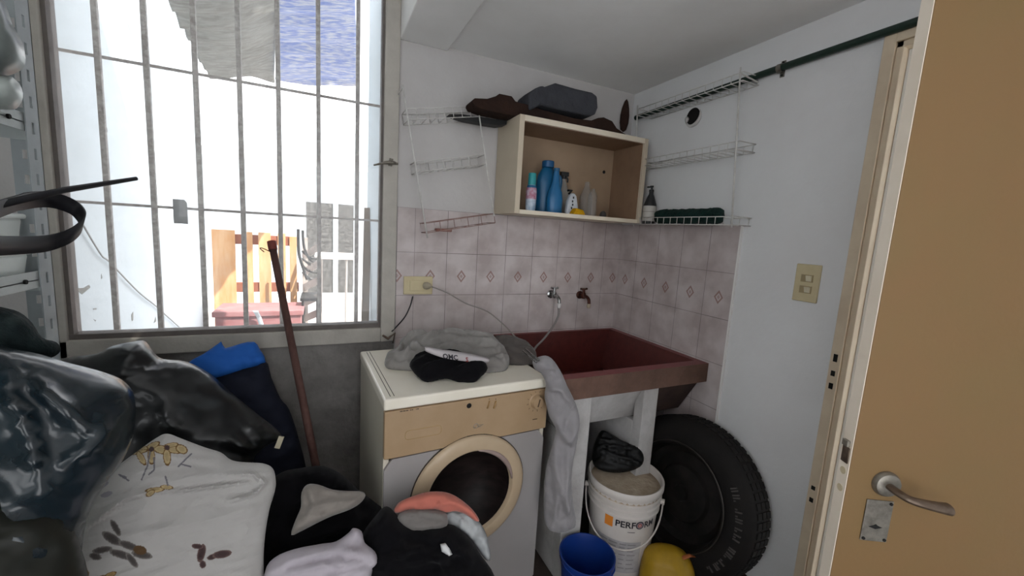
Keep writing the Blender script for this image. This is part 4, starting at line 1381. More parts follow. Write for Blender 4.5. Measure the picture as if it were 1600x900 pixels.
# ================================================================== TIRE
ty = empty('car_tire', (1.46, 1.17, 0), 'old black car tire on its rim, leaning against the right wall beside the bucket', 'tire')
TR = .318
th_ = math.radians(10)
axis = Vector((-math.cos(th_), -.10, -math.sin(th_) * -1)).normalized()
TCn = Vector((R - .105 - .04, 1.140, TR * math.cos(th_) + .02))
M_rub = mat('tire_rubber', '#151313', .75, .3, noise_amt=.6, noise_scale=12, color2='#211d1b', bump=.2)
M_rimm = mat('wheel_rim_dark', '#100f0e', .6, .3, metal=.1, noise_amt=.6, noise_scale=14, color2='#2c2624')
prof = [(.205, .070), (.215, .082), (.235, .088), (.265, .086), (.290, .078), (.308, .066), (TR, .045), (TR, -.045), (.308, -.066), (.290, -.078), (.265, -.086), (.235, -.088), (.215, -.082), (.205, -.070)]
MB().lathe(prof, TCn, axis, 96).build('tire_body', M_rub, ty, smooth=True)
mb = MB()
mb.lathe([(.214, .076), (.218, .084), (.212, .087), (.205, .082), (.198, .060), (.192, .030), (.165, .015), (.120, .020), (.110, .034), (.070, .040), (.035, .036), (.030, .050), (.0, .052)], TCn, axis, 64)
mb.build('wheel_rim', M_rimm, ty, smooth='angle')
MB().lathe([(.214, .0855), (.2165, .089), (.219, .0855)], TCn, axis, 96).build('rim_lip', mat('rim_lip_worn', '#4c4643', .4, metal=.4, noise_amt=.9, noise_scale=8, color2='#1c1918'), ty, smooth=True)
ua = axis.orthogonal().normalized(); wa = axis.cross(ua)
mb = MB()
for k in range(60):          # tread blocks
    a0, a1 = 2 * PI * k / 60, 2 * PI * (k + .7) / 60
    for (h0, h1) in ((-.044, -.018), (-.012, .012), (.018, .044)):
        vs = []
        for rr in (TR - .002, TR + .005):
            for (aa, hh) in ((a0, h0), (a1, h0), (a1, h1), (a0, h1)):
                vs.append(TCn + axis * hh + (ua * math.cos(aa) + wa * math.sin(aa)) * rr)
        mb.add(vs, [(0, 3, 2, 1), (4, 5, 6, 7), (0, 1, 5, 4), (1, 2, 6, 5), (2, 3, 7, 6), (3, 0, 4, 7)])
mb.build('tread', M_rub, ty)
mb = MB()
# raised sidewall marks on the side facing the door
ang0 = math.atan2((Vector((0, -1, 0))).dot(wa), (Vector((0, -1, 0))).dot(ua))
up_sign = 1 if (Vector((0, 0, 1)).dot(wa) * math.cos(ang0) - Vector((0, 0, 1)).dot(ua) * math.sin(ang0)) > 0 else -1
seq = [-40, -33, -26, -19, -12, -2, 5, 12, 19, 27, 34]
for j, dg in enumerate(seq):
    for part in range(3 if j % 2 else 2):
        aa = ang0 + up_sign * math.radians(dg + part * 2.0)
        cen = (ua * math.cos(aa) + wa * math.sin(aa))
        tan = (-ua * math.sin(aa) + wa * math.cos(aa))
        r0, r1 = (.262, .285) if (part + j) % 3 else (.262, .270)
        vs = []
        for hh in (.080, .0885):
            for (rr, tt) in ((r0, -.0025), (r1, -.0025), (r1, .0025), (r0, .0025)):
                vs.append(TCn + axis * (hh - (.003 if rr > .275 else 0)) + cen * rr + tan * tt)
        mb.add(vs, [(0, 3, 2, 1), (4, 5, 6, 7), (0, 1, 5, 4), (1, 2, 6, 5), (2, 3, 7, 6), (3, 0, 4, 7)])
mb.build('sidewall_lettering', mat('sidewall_worn', '#4b4745', .8), ty)

# ================================================================== BUCKETS
M_bw = mat('bucket_white_plastic', '#cfc8c3', .45, .4, noise_amt=.3, noise_scale=8, color2='#b1a69f')
BX, BY, BH = 1.165, 1.235, .420
bu = empty('paint_bucket', (BX, BY, 0), 'white plastic paint bucket with PERFORM lettering, under the sink in front of the tire', 'bucket')
mb = MB()
mb.lathe([(0, .002), (.118, .002), (.122, .008), (.141, .306), (.148, .308), (.148, .314), (.142, .317), (.142, .332), (.150, .334), (.150, .340), (.143, .343), (.144, .358), (.152, .360), (.152, .366), (.145, .369), (.146, .386), (.154, .388), (.157, .394), (.157, .414), (.153, BH), (.147, BH - .003), (.145, .39), (.140, .365), (.0, .363)], (BX, BY, 0), (0, 0, 1), 64)
mb.build('bucket_body', M_bw, bu, smooth='angle')
MB().lathe([(0, .392), (.10, .390), (.1455, .386), (.1455, .370)], (BX, BY, 0), (0, 0, 1), 40).build('bucket_contents', mat('cement_crust', '#b8a894', .9, .1, noise_amt=.7, noise_scale=18, color2='#94826f', bump=.6), bu, smooth=True)
vdir = Vector((-BX, -BY, 0)).normalized()       # towards the viewer
vang = math.atan2(vdir.y, vdir.x)
hp0 = vang + math.radians(82); hp1 = vang - math.radians(82)
pts = []
for k in range(25):
    t = k / 24
    a = hp0 + (hp1 - hp0) * t
    rr = .158 + .012 * math.sin(PI * t)
    pts.append((BX + rr * math.cos(a), BY + rr * math.sin(a), .345 - .15 * math.sin(PI * t) ** .8))
MB().tube(spline(pts, 2), .0032, 8).build('bail_handle', mat('bail_white', '#bdb5b0', .5), bu, smooth=True)
for a in (hp0, hp1):
    MB().cyl((BX + .146 * math.cos(a), BY + .146 * math.sin(a), .345), (BX + .164 * math.cos(a), BY + .164 * math.sin(a), .345), .011, seg=12).build('handle_lug', M_bw, bu)


def brad(z):
    return .122 + (z - .008) * (.139 - .122) / .262 + .0006


def wrap(x, z, off=0):
    # arc length to the right on the front of the bucket
    r = brad(z) + off
    a = vang + x / r
    return Vector((BX + r * math.cos(a), BY + r * math.sin(a), z))


def patch(x0, x1, z0, z1, m, name, off=0, n=10):
    mb_ = MB()
    vs = []
    for i in range(n + 1):
        xx = x0 + (x1 - x0) * i / n
        vs += [wrap(xx, z0, off), wrap(xx, z1, off)]
    mb_.add(vs, [(2 * i, 2 * i + 1, 2 * i + 3, 2 * i + 2) for i in range(n)])
    return mb_.build(name, m, bu, smooth=True)


def text_on(s_, x0, zc_, size, m, name, off=.0006, parent=None, xs=1.0):
    cv = bpy.data.curves.new(name, 'FONT')
    cv.body = s_
    cv.size = size
    cv.offset = size * .022
    cv.resolution_u = 3
    ob = bpy.data.objects.new(name, cv)
    COL.objects.link(ob)
    dg = bpy.context.evaluated_depsgraph_get()
    me = bpy.data.meshes.new_from_object(ob.evaluated_get(dg))
    bpy.data.objects.remove(ob)
    bmx = bmesh.new(); bmx.from_mesh(me)
    bmesh.ops.triangulate(bmx, faces=bmx.faces)
    bmesh.ops.subdivide_edges(bmx, edges=[e for e in bmx.edges if e.calc_length() > size * .2], cuts=2)
    bmx.verts.ensure_lookup_table()
    mb_ = MB()
    mb_.v = [wrap(x0 + v.co.x * xs, zc_ + v.co.y, off) for v in bmx.verts]
    mb_.f = [[v.index for v in f.verts] for f in bmx.faces]
    mb_.mi = [0] * len(mb_.f)
    w = max(v.co.x for v in bmx.verts) * xs
    bmx.free()
    mb_.build(name, m, parent)
    return w
# direction check: +x on the bucket must run to the viewer's right
M_or2 = mat('label_orange', '#d98330', .5, noise_amt=.3)
M_txt = mat('print_black', '#1e1a24', .5)
patch(-.064, -.030, .258, .303, M_or2, 'orange_square', .0003)
patch(-.092, .092, .06, .205, mat('label_grey', '#a5a1a3', .6, noise_amt=.6, noise_scale=40, color2='#bcb8b8'), 'label_panel', .0003, 20)
x_ = -.021
x_ += text_on('PERF', x_, .270, .039, M_txt, 'lettering', parent=bu, xs=1.0) + .001
def disc(xc, zc_, r, m, name, off):
    mb_ = MB(); vs = [wrap(xc, zc_, off)]
    for k in range(24):
        vs.append(wrap(xc + r * math.cos(2 * PI * k / 24), zc_ + r * math.sin(2 * PI * k / 24), off))
    mb_.add(vs, [(0, k + 1, (k + 1) % 24 + 1) for k in range(24)])
    mb_.build(name, m, bu)
disc(x_ + .017, .283, .0175, M_txt, 'target_ring', .0006)
disc(x_ + .017, .283, .0135, mat('target_grey', '#8a8088', .5), 'target_ring', .0010)
disc(x_ + .017, .283, .0085, mat('target_red', '#b0605a', .5), 'target_ring', .0014)
disc(x_ + .017, .283, .003, M_wp, 'target_ring', .0018)
x_ += .036
text_on('RM', x_, .270, .039, M_txt, 'lettering', parent=bu, xs=.95)
patch(.03, .06, .250, .2525, M_txt, 'label_line', .0006, 4)
M_gp = mat('print_grey', '#8b8689', .6)
for k, zz_ in enumerate((.190, .175, .160, .142, .120, .100, .080)):
    for (a_, b_) in ((-.08, -.045), (-.040, -.005), (.004, .03), (.036, .07)):
        patch(a_, b_ - .004 * (k % 3), zz_, zz_ + .005, M_gp, 'small_print', .0007, 4)

blob('crumpled_bag', [(925, 712), (930, 690), (940, 673), (955, 678), (975, 690), (998, 700), (1006, 715), (1000, 730), (975, 738), (950, 738), (930, 730)], mat('black_bag_dull', '#0e0e0f', .55, .3), p0=(BX + .0, BY + .03, .445), tilt=.8, front=.035, back=.03, edge=.06, fold=.022, fscale=24, seed=21, zmin=.392, step=.007,
     label='black crumpled bag stuffed into the top of the white bucket', cat='bag')

M_bb = mat('blue_bucket_plastic', '#0f2f74', .4, .5)
bx, by, bh = .900, 1.110, .225
b2 = empty('blue_bucket', (bx, by, 0), 'plain dark blue plastic bucket on the floor, in front of the white bucket', 'bucket')
MB().lathe([(0, .002), (.075, .002), (.078, .006), (.098, bh - .02), (.104, bh - .018), (.105, bh), (.100, bh), (.094, bh - .02), (.074, .010), (0, .010)], (bx, by, 0), (0, 0, 1), 48).build('bucket_body', M_bb, b2, smooth='angle')
pts = [(bx + .104 * math.cos(a), by + .104 * math.sin(a), bh - .03 - .10 * max(0, math.sin(a - PI)) * 0) for a in [math.radians(x) for x in range(170, 371, 20)]]
MB().tube([(p[0], p[1], bh - .012 - .02 * math.sin(PI * k / (len(pts) - 1))) for k, p in enumerate(pts)], .003, 8).build('bail_handle', M_bb, b2, smooth=True)

blob('yellow_bag', [(1003, 870), (1008, 855), (1025, 848), (1048, 850), (1068, 860), (1080, 878), (1086, 900), (1085, 940), (1000, 950), (998, 900)], mat('yellow_plastic', '#a8841f', .5, .4, noise_amt=.6, noise_scale=9, color2='#6d5614'), p0=(1.24, 1.03, .12), tilt=.5, front=.06, back=.06, edge=.08, fold=.008, seed=13,
     label='rounded yellow plastic bag on the floor in front of the tire', cat='bag')
MB().tube([hit(1066, 872, 1, .99), hit(1078, 868, 1, .98), hit(1086, 870, 1, .98)], [.010, .008, .004], 8, flat=.5).build('red_tag', mat('rust_orange', '#a05a32', .7), label='small orange scrap beside the yellow bag', cat='scrap')

# dark rag on the floor under the tire
blob('floor_rag', [(1090, 905), (1110, 885), (1150, 872), (1172, 880), (1190, 905), (1180, 960), (1090, 960)], mat('brown_rag', '#2c211d', .9, .1, noise_amt=.5), p0=(1.38, .93, .03), n=(0, -.3, 1), front=.03, back=.0, edge=.05, fold=.01, seed=31,
     label='dark brown rag on the floor in front of the tire', cat='rag')

# ================================================================== BROOM HANDLE
tp, bt = hit(425, 382, 1, 1.80), hit(492, 720, 1, 1.52)
dr = (bt - tp).normalized()
t_end = (0.005 - tp.z) / dr.z
bt2 = tp + dr * t_end
br = empty('broom', bt2, 'reddish brown wooden broomstick leaning against the window', 'broom')
MB().tube([tp, tp.lerp(bt2, .5), bt2], [.0125, .0135, .0135], 12).build('stick', mat('stick_redbrown', '#4f3733', .7, .2, noise_amt=.6, noise_scale=12, color2='#6b5049', stretch=(3, 3, .5)), br, smooth=True)
MB().tube([tp - dr * .012, tp + dr * .022], .0155, 12).build('end_cap', mat('cap_red', '#6b2f28', .5), br, smooth='angle')
MB().tube(spline([tp + dr * .03 + Vector((-.008, -.008, 0)), tp + dr * .02 + Vector((-.03, -.01, .003)), tp + dr * .012 + Vector((-.04, -.01, -.004)), tp + dr * .02 + Vector((-.028, -.01, -.01))], 5), .0018, 6).build('string_loop', M_strap, br, smooth=True)

# ================================================================== CLOTHES ON THE MACHINE
M_cgrey = mat('grey_jersey', '#77726f', .95, .1, sheen=.2, noise_amt=.4, noise_scale=9, color2='#5a5552')
M_cblack = mat('black_cotton', '#0e0d10', .95, .1, sheen=.05)
zt_ = MH + .001
blob('grey_garment', [(601, 570), (605, 555), (622, 545), (626, 531), (640, 525), (660, 521), (678, 527), (700, 521), (720, 519), (745, 523), (768, 528), (785, 540), (796, 560), (790, 580), (770, 588), (730, 590), (690, 582), (640, 582), (612, 578)], mat('light_grey_jersey', '#8d8986', .95, .1, sheen=.2, noise_amt=.5, noise_scale=9, color2='#625c59'),
     p0=(.44, 1.50, .90), tilt=2.0, front=.045, back=.03, edge=.07, fold=0.014, fscale=18, stretch=3, dirn=.2, soft=True, creases=[([(605, 572), (622, 577), (650, 574)], 4, .024), ([(620, 562), (630, 543), (650, 532), (672, 534)], 4, .024), ([(655, 552), (685, 533), (725, 530), (765, 538)], 4, .024), ([(690, 548), (735, 541), (775, 548), (788, 572)], 4, .024), ([(632, 568), (645, 552), (662, 556)], 4, .024), ([(700, 524), (745, 527)], 5, .015)], seed=41, zmin=zt_, step=0.0065,
     label='crumpled light grey garment heaped on top of the washing machine', cat='garment')
blob('dark_jumper', [(770, 530), (790, 524), (815, 530), (835, 545), (838, 565), (825, 578), (795, 582), (775, 570), (768, 550)], mat('dark_taupe_knit', '#56504d', .95, .1, sheen=.2, noise_amt=.3, noise_scale=30, color2='#443e3c'),
     p0=(.72, 1.52, .90), tilt=1.5, front=.035, back=.03, edge=.06, fold=0.008, fscale=20, soft=True, seed=42, zmin=zt_, step=.008,
     label='dark taupe rolled jumper on the machine top, at the sink side of the heap', cat='garment')
blob('black_socks', [(640, 568), (655, 553), (685, 548), (720, 555), (750, 562), (762, 575), (752, 588), (740, 597), (715, 596), (695, 591), (668, 597), (655, 590), (645, 580)], M_cblack,
     p0=(.43, 1.36, .905), tilt=1.6, front=.035, back=.02, edge=.05, fold=0.008, fscale=22, stretch=4, dirn=.15, soft=True, creases=[([(648, 590), (690, 578), (740, 562)], 7, .02), ([(664, 597), (705, 590), (755, 575)], 6, .018), ([(645, 574), (690, 562), (730, 556)], 6, .018)], seed=43, zmin=zt_, step=0.006,
     label='bunched black socks on the front of the clothes heap on the machine', cat='socks')
bd = empty('printed_band', hit(712, 556, 1, 1.33), 'narrow white band with dark lettering between grey garment and black socks', 'band')
pa2 = spline([hit(664, 545, 1, 1.36), hit(688, 552, 1, 1.335), hit(712, 556, 1, 1.325), (hit(740, 560, 1, 1.325)), hit(763, 563, 1, 1.34)], 8)
mb = MB(); vs = []
for i, p_ in enumerate(pa2):
    t = i / (len(pa2) - 1)
    w = .004 + .011 * math.sin(PI * t) ** .6
    upv = Vector((0, .55, .83))
    vs += [p_ - upv * w, p_ + Vector((0, -.006, .003)), p_ + upv * w]
fs = []
for i in range(len(pa2) - 1):
    k = 3 * i
    fs += [(k, k + 1, k + 4, k + 3), (k + 1, k + 2, k + 5, k + 4)]
mb.add(vs, fs)
mb.build('band_cloth', mat('band_white', '#bdb6b8', .9, .1, noise_amt=.3), bd, smooth=True, solid=.003)
def flat_text(s_, p_, u_, v_, size, m, name, parent):
    cv = bpy.data.curves.new(name, 'FONT'); cv.body = s_; cv.size = size; cv.offset = size * .03; cv.resolution_u = 2
    ob = bpy.data.objects.new(name, cv); COL.objects.link(ob)
    me = bpy.data.meshes.new_from_object(ob.evaluated_get(bpy.context.evaluated_depsgraph_get()))
    bpy.data.objects.remove(ob)
    mb_ = MB()
    mb_.v = [p_ + u_ * v.co.x + v_ * v.co.y for v in me.vertices]
    mb_.f = [list(f.vertices) for f in me.polygons]; mb_.mi = [0] * len(mb_.f)
    return mb_.build(name, m, parent)
pb = hit(692, 560, 1, 1.295)
ub = (hit(735, 565, 1, 1.295) - pb).normalized()
flat_text('OMC', pb, ub, Vector((0, .45, .89)), .024, M_txt, 'band_lettering', bd)
pb2 = hit(728, 565, 1, 1.294)
flat_text('S', pb2, ub, Vector((0, .45, .89)), .022, mat('print_red', '#7a2420', .7), 'band_lettering', bd)

# grey trousers hanging between machine and sink
blob('grey_trousers', [(833, 563), (848, 556), (862, 560), (876, 580), (888, 606), (900, 632), (906, 660), (900, 700), (893, 745), (896, 790), (900, 822), (872, 832), (853, 820), (850, 780), (853, 735), (862, 700), (868, 670), (858, 650), (851, 620), (853, 600), (846, 584), (836, 577)], mat('trouser_grey', '#8b8789', .9, .1, sheen=.2, noise_amt=.4, noise_scale=12, color2='#77737a'),
     p0=(.79, 1.175, .66), n=(-.35, -1, .12), front=.035, back=.03, edge=.04, fold=0.01, fscale=14, stretch=2.5, dirn=1.35, soft=True, creases=[([(846, 602), (872, 606), (896, 634)], 8, .022), ([(856, 648), (885, 684), (905, 655)], 10, .03), ([(864, 716), (880, 785), (896, 745)], 10, .03), ([(860, 690), (866, 770), (860, 820)], 7, .02), ([(845, 575), (862, 572), (880, 590)], 6, .014), ([(885, 700), (878, 760), (888, 815)], 6, .018)], seed=51, step=0.007, wob=.5,
     label='grey trousers hanging down between the washing machine and the sink', cat='trousers')
for k in range(2):
    a_, b_ = hit(817 + 4 * k, 548 - 3 * k, 1, 1.37), hit(838 + 4 * k, 566 - 3 * k, 1, 1.20)
    o = MB().tube([a_, b_], .0035, 8).build('metal_rod', M_chrome, smooth=True, label=('thin metal rod poking from the grey trousers over the machine, %s' % ('lower of the pair' if k == 0 else 'upper of the pair')), cat='rod', group='metal rods by the trousers')

# ================================================================== FLOOR PILES
def plast(name, c, c2, rough=.28):
    return mat(name, c, rough, .5, noise_amt=.4, noise_scale=9, color2=c2, coat=.12)
M_bag = plast('black_bin_liner', '#0f1113', '#181b1f', .33)
M_bagb = plast('blueblack_bin_liner', '#141e24', '#22323c', .26)
M_olive = plast('olive_black_liner', '#10120b', '#1b1d14', .5)

blob('bin_bag', [(-90, 500), (-20, 532), (20, 545), (60, 553), (100, 565), (150, 578), (188, 592), (207, 612), (212, 640), (208, 680), (190, 722), (165, 755), (140, 800), (128, 860), (125, 1000), (-120, 1020)], M_bagb,
     p0=(-.36, .86, .78), tilt=.35, front=.09, back=.16, edge=.16, fold=0.018, fscale=8, stretch=3, dirn=-.75, creases=[([(22, 590), (70, 615), (120, 655), (135, 690)], 9, .035), ([(60, 572), (95, 575), (120, 592)], 7, .02), ([(80, 590), (115, 590)], 4, .012), ([(95, 655), (130, 668), (160, 672)], 8, .03), ([(10, 560), (22, 620), (40, 650), (60, 720), (70, 770)], 8, .04), ([(160, 615), (205, 625)], 6, .02), ([(165, 645), (195, 645)], 6, .018), ([(100, 720), (140, 700), (180, 650)], 12, .03)], seed=61, step=.012,
     label='large shiny blue-black bin bag at the left, in front of the metal rack', cat='bag')
blob('bin_bag', [(-120, 690), (10, 720), (60, 755), (100, 800), (128, 860), (140, 920), (150, 1040), (-150, 1060)], M_olive,
     p0=(-.30, .70, .52), tilt=.5, front=.07, back=.10, edge=.12, fold=0.018, fscale=7, seed=62, step=.013,
     label='dull olive-black bag in the bottom left corner, below the shiny one', cat='bag')
blob('bin_bag', [(60, 585), (100, 560), (150, 553), (175, 541), (213, 533), (228, 534), (240, 550), (255, 561), (292, 565), (330, 585), (360, 612), (400, 645), (432, 670), (440, 684), (432, 690), (415, 697), (395, 722), (430, 750), (450, 800), (440, 960), (120, 1000), (60, 800)], M_bag,
     p0=(-.42, 1.36, .55), tilt=.30, front=.10, back=.14, edge=.14, fold=0.016, fscale=8, stretch=3, dirn=-.5, creases=[([(180, 562), (205, 548), (225, 545), (236, 560), (250, 566)], 6, .03), ([(205, 565), (222, 552), (230, 565)], 5, .02), ([(160, 588), (230, 582), (290, 578)], 6, .025), ([(292, 568), (345, 602), (400, 650), (434, 680)], 7, .02), ([(372, 663), (400, 665), (432, 682)], 6, .03), ([(350, 675), (385, 700), (425, 690)], 6, .03), ([(380, 658), (395, 676), (400, 690)], 4, .02), ([(190, 560), (215, 556)], 4, .012)], seed=64, step=.013, ymax=1.86,
     label='black bin bag with silvery crumpled top, under the window', cat='bag')
# blue topped dark bag
bgb = empty('cloth_bag', (-.2, 1.70, 0), 'dark navy bag with a bright blue folded flap, under the window', 'bag')
blob('bag_body', [(318, 585), (360, 575), (412, 562), (424, 590), (438, 622), (452, 640), (468, 690), (482, 760), (480, 880), (380, 860), (340, 700)], mat('navy_fabric', '#1a1d29', .8, .2, noise_amt=.4, noise_scale=14, color2='#262a38'),
     p0=(-.20, 1.66, .60), tilt=.15, front=.05, back=.09, edge=.09, fold=0.016, fscale=14, seed=66, step=.013, ymax=1.87, parent=bgb)
blob('blue_flap', [(291, 569), (318, 553), (342, 536), (347, 534), (352, 544), (375, 537), (397, 534), (406, 546), (415, 566), (380, 577), (328, 593), (310, 583)], mat('bright_blue_fabric', '#235aa8', .75, .2, noise_amt=.3, noise_scale=10, color2='#1c4a90'),
     p0=(-.25, 1.60, .82), tilt=.35, front=.018, back=.03, edge=.05, fold=0.01, fscale=16, dirn=.3, seed=67, step=.009, ymax=1.87, parent=bgb, smoothpoly=2)
# dark fluffy thing on the rack end
blob('dark_cloth', [(-60, 470), (0, 480), (30, 488), (50, 505), (66, 528), (88, 535), (95, 548), (78, 560), (40, 566), (-60, 560)], mat('dark_teal_fleece', '#141c1e', .9, .2, noise_amt=.5, noise_scale=20, color2='#22302f', bump=.8, bump_scale=80),
     y=1.02, tilt=.3, front=.04, back=.07, edge=.06, fold=.018, seed=68, step=.011,
     label='dark teal fleece cloth heaped above the shiny bin bag by the rack', cat='cloth')

# floral pillow
PET = lin('#8f7a55'); BRN = lin('#4a3a3a'); BASE = lin('#b0adaa'); GRY = lin('#6d6a70')


def ell(px, py, cx, cy, a, b, ang):
    dx, dy = px - cx, py - cy
    c, s = math.cos(ang), math.sin(ang)
    u, v = (dx * c + dy * s) / a, (-dx * s + dy * c) / b
    return u * u + v * v


def stroke(px, py, pts, w):
    d = 1e9
    for (a, b) in zip(pts, pts[1:]):
        vx, vy = b[0] - a[0], b[1] - a[1]
        t = max(0, min(1, ((px - a[0]) * vx + (py - a[1]) * vy) / (vx * vx + vy * vy)))
        d = min(d, math.hypot(px - a[0] - vx * t, py - a[1] - vy * t))
    return d < w


def floral(px, py, p):
    c = BASE
    def petal(cx, cy, a, b, ang, col, edge=None):
        nonlocal c
        e = ell(px, py, cx, cy, a, b, ang)
        if e < 1:
            c = edge if (edge and e > .62) else col
            if abs(e) < .25 and edge: c = tuple(x * .8 for x in col)
    OE = lin('#6f5330')
    LT = lin('#b39f78')
    for (cx, cy, a, b, ang) in ((215, 705, 20, 6, -.1), (222, 716, 14, 5, 1.0), (238, 714, 13, 6, 1.5), (254, 704, 15, 7, .2), (240, 697, 12, 5, -.4), (272, 704, 15, 6, .15), (262, 715, 14, 6, 1.5), (284, 703, 10, 7, .5), (268, 697, 12, 4, -.2), (222, 699, 12, 4, .3)):
        petal(cx, cy, a, b, ang, LT, OE)
    for (x, y) in ((238, 703), (262, 701)):
        if ell(px, py, x, y, 4, 4, 0) < 1: c = BRN
    for st_ in (((236, 708), (232, 730), (224, 750)), ((242, 716), (243, 735), (235, 742)), ((299, 710), (287, 722), (279, 730)), ((283, 726), (298, 730)), ((200, 746), (188, 742), (204, 751))):
        if stroke(px, py, st_, 1.2): c = GRY
    for (cx, cy, a, b, ang) in ((245, 765, 15, 4, -.1), (262, 761, 10, 3.5, .1), (238, 770, 8, 4, -.6)):
        petal(cx, cy, a, b, ang, LT, OE)
    if stroke(px, py, ((260, 745), (264, 758)), 1.3): c = GRY
    for (cx, cy, a, b, ang) in ((160, 760, 14, 4, -.5), (145, 775, 16, 4, -.7), (170, 772, 10, 4, -.3)):
        petal(cx, cy, a, b, ang, lin('#8d8a90'))
    DG = lin('#55504e')
    for (cx, cy, a, b, ang) in ((180, 838, 18, 7, .5), (205, 848, 16, 6, .35), (165, 855, 16, 5, -.2), (195, 862, 20, 6, .3), (225, 862, 16, 6, .2), (185, 822, 14, 5, 1.0), (210, 870, 14, 5, .9), (155, 865, 10, 5, .2)):
        petal(cx, cy, a, b, ang, DG, lin('#75706c'))
    if ell(px, py, 222, 855, 10, 7, .2) < 1: c = lin('#5a4630')
    for (cx, cy, a, b, ang) in ((314, 860, 6, 14, .25), (308, 850, 9, 4, .1), (330, 866, 8, 4, -.3), (345, 862, 15, 6, -.15), (316, 877, 5, 6, 0)):
        petal(cx, cy, a, b, ang, BRN, lin('#63504c'))
    YE = lin('#a3875a')
    for (cx, cy, a, b, ang) in ((135, 885, 14, 7, .9), (130, 905, 10, 8, 0), (160, 900, 18, 6, -.3), (178, 892, 10, 4, -.4)):
        petal(cx, cy, a, b, ang, YE, OE)
    return c
blob('floral_pillow', [(95, 900), (112, 850), (130, 800), (150, 765), (185, 728), (215, 705), (245, 684), (262, 678), (285, 686), (320, 699), (345, 707), (360, 718), (378, 722), (410, 724), (426, 732), (431, 752), (429, 768), (420, 800), (413, 850), (412, 900), (415, 1000), (90, 1010)], mat('floral_cotton', '#c4c1bf', .85, .15, attr=True, sheen=.1),
     p0=(-.28, 1.02, .52), tilt=.55, front=.05, back=.13, edge=.13, fold=0.01, fscale=9, stretch=3, dirn=-.2, fine=.003, creases=[([(232, 770), (300, 765), (355, 758), (385, 755)], 5, .014), ([(350, 742), (390, 742), (410, 755), (385, 780)], 5, .016), ([(355, 782), (385, 776), (400, 765)], 5, .014), ([(130, 830), (200, 780), (250, 765)], 9, .014)], seed=71, step=0.0055, pattern=floral, base=BASE, smoothpoly=4,
     label='white pillow printed with brown flowers, in front of the bin bags', cat='pillow')

# small wood stub near the bags
a_ = hit(440, 682, 1, 1.30); b_ = hit(433, 700, 1, 1.29)
MB().tube([a_, b_], [.010, .010], 4).build('wood_stub', mat('pale_stub', '#a39a85', .7), label='small pale wooden stub sticking out beside the black bin bag', cat='wood piece')

# black heap with grey cap
blob('black_coat', [(405, 800), (415, 760), (440, 738), (470, 731), (505, 728), (535, 742), (560, 765), (590, 788), (612, 812), (612, 900), (600, 1000), (400, 1000)], M_cblack,
     p0=(.08, 1.22, .40), tilt=.5, front=.07, back=.12, edge=.12, fold=0.026, creases=[([(420, 760), (460, 738), (520, 745), (575, 790)], 10, .03), ([(480, 830), (540, 815), (600, 830)], 12, .03)], seed=72, step=0.011, fscale=16,
     label='black coat piled on the floor between the pillow and the machine', cat='coat')
blob('crumpled_cloth', [(455, 836), (462, 812), (470, 792), (471, 770), (480, 757), (497, 757), (520, 765), (545, 767), (566, 768), (571, 775), (562, 787), (545, 797), (520, 806), (500, 815), (475, 828)], mat('taupe_cloth', '#87807a', .9, .15, sheen=.2, noise_amt=.6, noise_scale=12, color2='#6a625c'),
     p0=(.08, 1.10, .545), tilt=.7, front=.025, back=.03, edge=.04, fold=0.008, fscale=24, soft=True, creases=[([(462, 832), (495, 812), (540, 795), (568, 776)], 6, .02), ([(480, 800), (505, 790), (560, 782)], 5, .014), ([(480, 762), (490, 790), (475, 815)], 8, .014), ([(503, 800), (507, 812)], 4, .012)], seed=73, step=0.006,
     label='taupe grey crumpled cloth lying on the black coat', cat='cloth')
blob('white_laundry', [(412, 900), (428, 872), (460, 858), (500, 850), (525, 846), (545, 832), (552, 825), (565, 830), (570, 848), (586, 862), (590, 880), (580, 900), (585, 1000), (400, 1000)], mat('lilac_white_cotton', '#b9b2b9', .9, .1, noise_amt=.4, noise_scale=12, color2='#948a92'),
     p0=(.06, .98, .46), tilt=.7, front=.05, back=.08, edge=.08, fold=0.01, fscale=20, stretch=4, dirn=.15, soft=True, creases=[([(414, 898), (460, 872), (530, 858), (586, 868)], 8, .028), ([(430, 860), (470, 852), (510, 850)], 6, .018), ([(532, 850), (548, 830), (566, 836), (572, 856)], 6, .022), ([(440, 893), (500, 882), (560, 878)], 6, .022), ([(500, 905), (550, 892), (585, 885)], 6, .02), ([(520, 862), (530, 875), (528, 890)], 4, .014)], seed=74, step=.008,
     label='lilac-white crumpled laundry on the floor beside the floral pillow', cat='laundry')
# laundry heap in front of the machine
blob('black_laundry', [(556, 870), (566, 835), (585, 808), (600, 792), (612, 795), (628, 812), (650, 822), (690, 818), (712, 822), (735, 842), (752, 868), (775, 905), (800, 1000), (550, 1000)], M_cblack,
     p0=(.30, 1.00, .40), tilt=.6, front=.07, back=.10, edge=.10, fold=0.02, creases=[([(558, 860), (585, 820), (610, 800)], 12, .035), ([(630, 830), (690, 838), (735, 870)], 10, .03), ([(700, 826), (740, 852), (775, 910)], 9, .03), ([(590, 880), (650, 850), (690, 870), (700, 900)], 10, .03)], seed=75, step=0.009, fscale=18,
     label='black clothes heaped on the floor in front of the washing machine', cat='laundry')
blob('grey_shirt', [(622, 805), (640, 796), (672, 796), (695, 800), (700, 818), (688, 828), (660, 832), (640, 830), (625, 818)], M_cgrey,
     p0=(.34, 1.06, .545), tilt=.7, front=.03, back=.03, edge=.04, fold=0.006, fscale=26, soft=True, creases=[([(625, 806), (655, 800), (695, 806)], 5, .014), ([(640, 826), (690, 820)], 5, .01)], seed=76, step=0.006,
     label='small grey shirt on the laundry heap, under the pink cloth', cat='shirt')
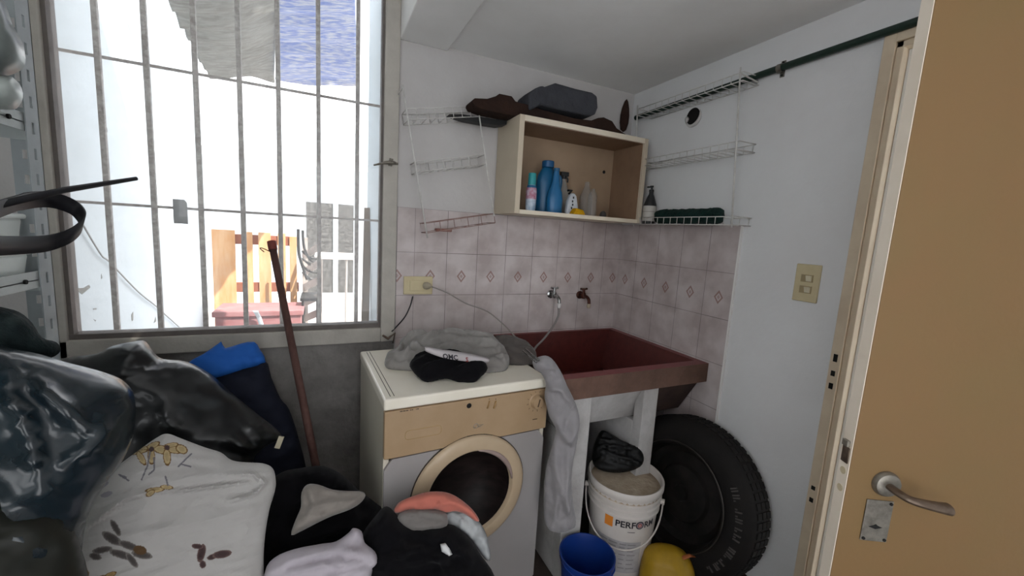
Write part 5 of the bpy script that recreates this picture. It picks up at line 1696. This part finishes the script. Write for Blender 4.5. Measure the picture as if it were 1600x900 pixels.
blob('white_shirt', [(682, 818), (686, 800), (700, 794), (725, 796), (742, 808), (756, 826), (764, 850), (766, 875), (756, 872), (742, 852), (722, 832), (700, 828)], mat('pale_grey_cotton', '#aeb0b1', .9, .1, noise_amt=.4, noise_scale=14, color2='#82858a'),
     p0=(.44, 1.08, .52), tilt=.7, front=.035, back=.03, edge=.04, fold=0.006, fscale=28, stretch=2.5, dirn=1.2, soft=True, creases=[([(690, 815), (705, 800), (722, 812), (716, 830)], 4, .014), ([(712, 800), (735, 806), (742, 826)], 4, .014), ([(722, 800), (746, 815), (752, 840)], 4, .014), ([(735, 840), (755, 840), (764, 870)], 4, .014), ([(700, 826), (730, 832), (750, 862)], 4, .012)], seed=77, step=.007,
     label='pale grey gathered shirt on the laundry heap, right below the pink cloth', cat='shirt')
blob('pink_cloth', [(615, 800), (622, 786), (640, 777), (665, 769), (690, 768), (708, 773), (725, 784), (740, 798), (749, 813), (742, 814), (728, 804), (712, 799), (696, 801), (680, 796), (660, 798), (640, 797), (626, 801)], mat('salmon_pink_cotton', '#b86c5e', .9, .1, sheen=.2, noise_amt=.2, noise_scale=10, color2='#b46355'),
     p0=(.38, 1.08, .585), tilt=.7, front=.03, back=.03, edge=.04, fold=0.005, fscale=20, soft=True, creases=[([(622, 797), (632, 783), (645, 779)], 5, .012), ([(655, 794), (665, 788), (672, 792)], 5, .010), ([(680, 797), (688, 786), (700, 790)], 4, .010), ([(640, 783), (690, 775), (735, 800)], 9, .010)], seed=78, step=.007,
     label='salmon pink cloth on top of the laundry heap, against the machine door', cat='cloth')
blob('white_sock', [(688, 850), (698, 848), (707, 866), (702, 869), (690, 862)], mat('sock_white', '#c9c9c9', .9), p0=(.36, .92, .47), tilt=.7, front=.008, back=.01, edge=.01, fold=.003, seed=79, step=.004, smoothpoly=1,
     label='tiny white sock tip showing among the black laundry', cat='sock')

# ================================================================== LIGHT
w = bpy.data.worlds.new('world'); sc.world = w
w.use_nodes = True
bg = w.node_tree.nodes['Background']
bg.inputs[0].default_value = (0.95, 0.975, 1.0, 1)
bg.inputs[1].default_value = 3.0
sl = bpy.data.lights.new('sun', 'SUN')
sl.energy = 9
sl.angle = math.radians(.6)
sl.color = (1, .95, .87)
so_ = bpy.data.objects.new('sun', sl); COL.objects.link(so_)
so_.rotation_euler = Vector((-.42, .50, -.80)).to_track_quat('-Z', 'Y').to_euler()
sc.view_settings.view_transform = 'Standard'
sc.view_settings.look = 'None'
sc.view_settings.gamma = 1
sc.view_settings.use_curve_mapping = False
sc.view_settings.exposure = 0.55
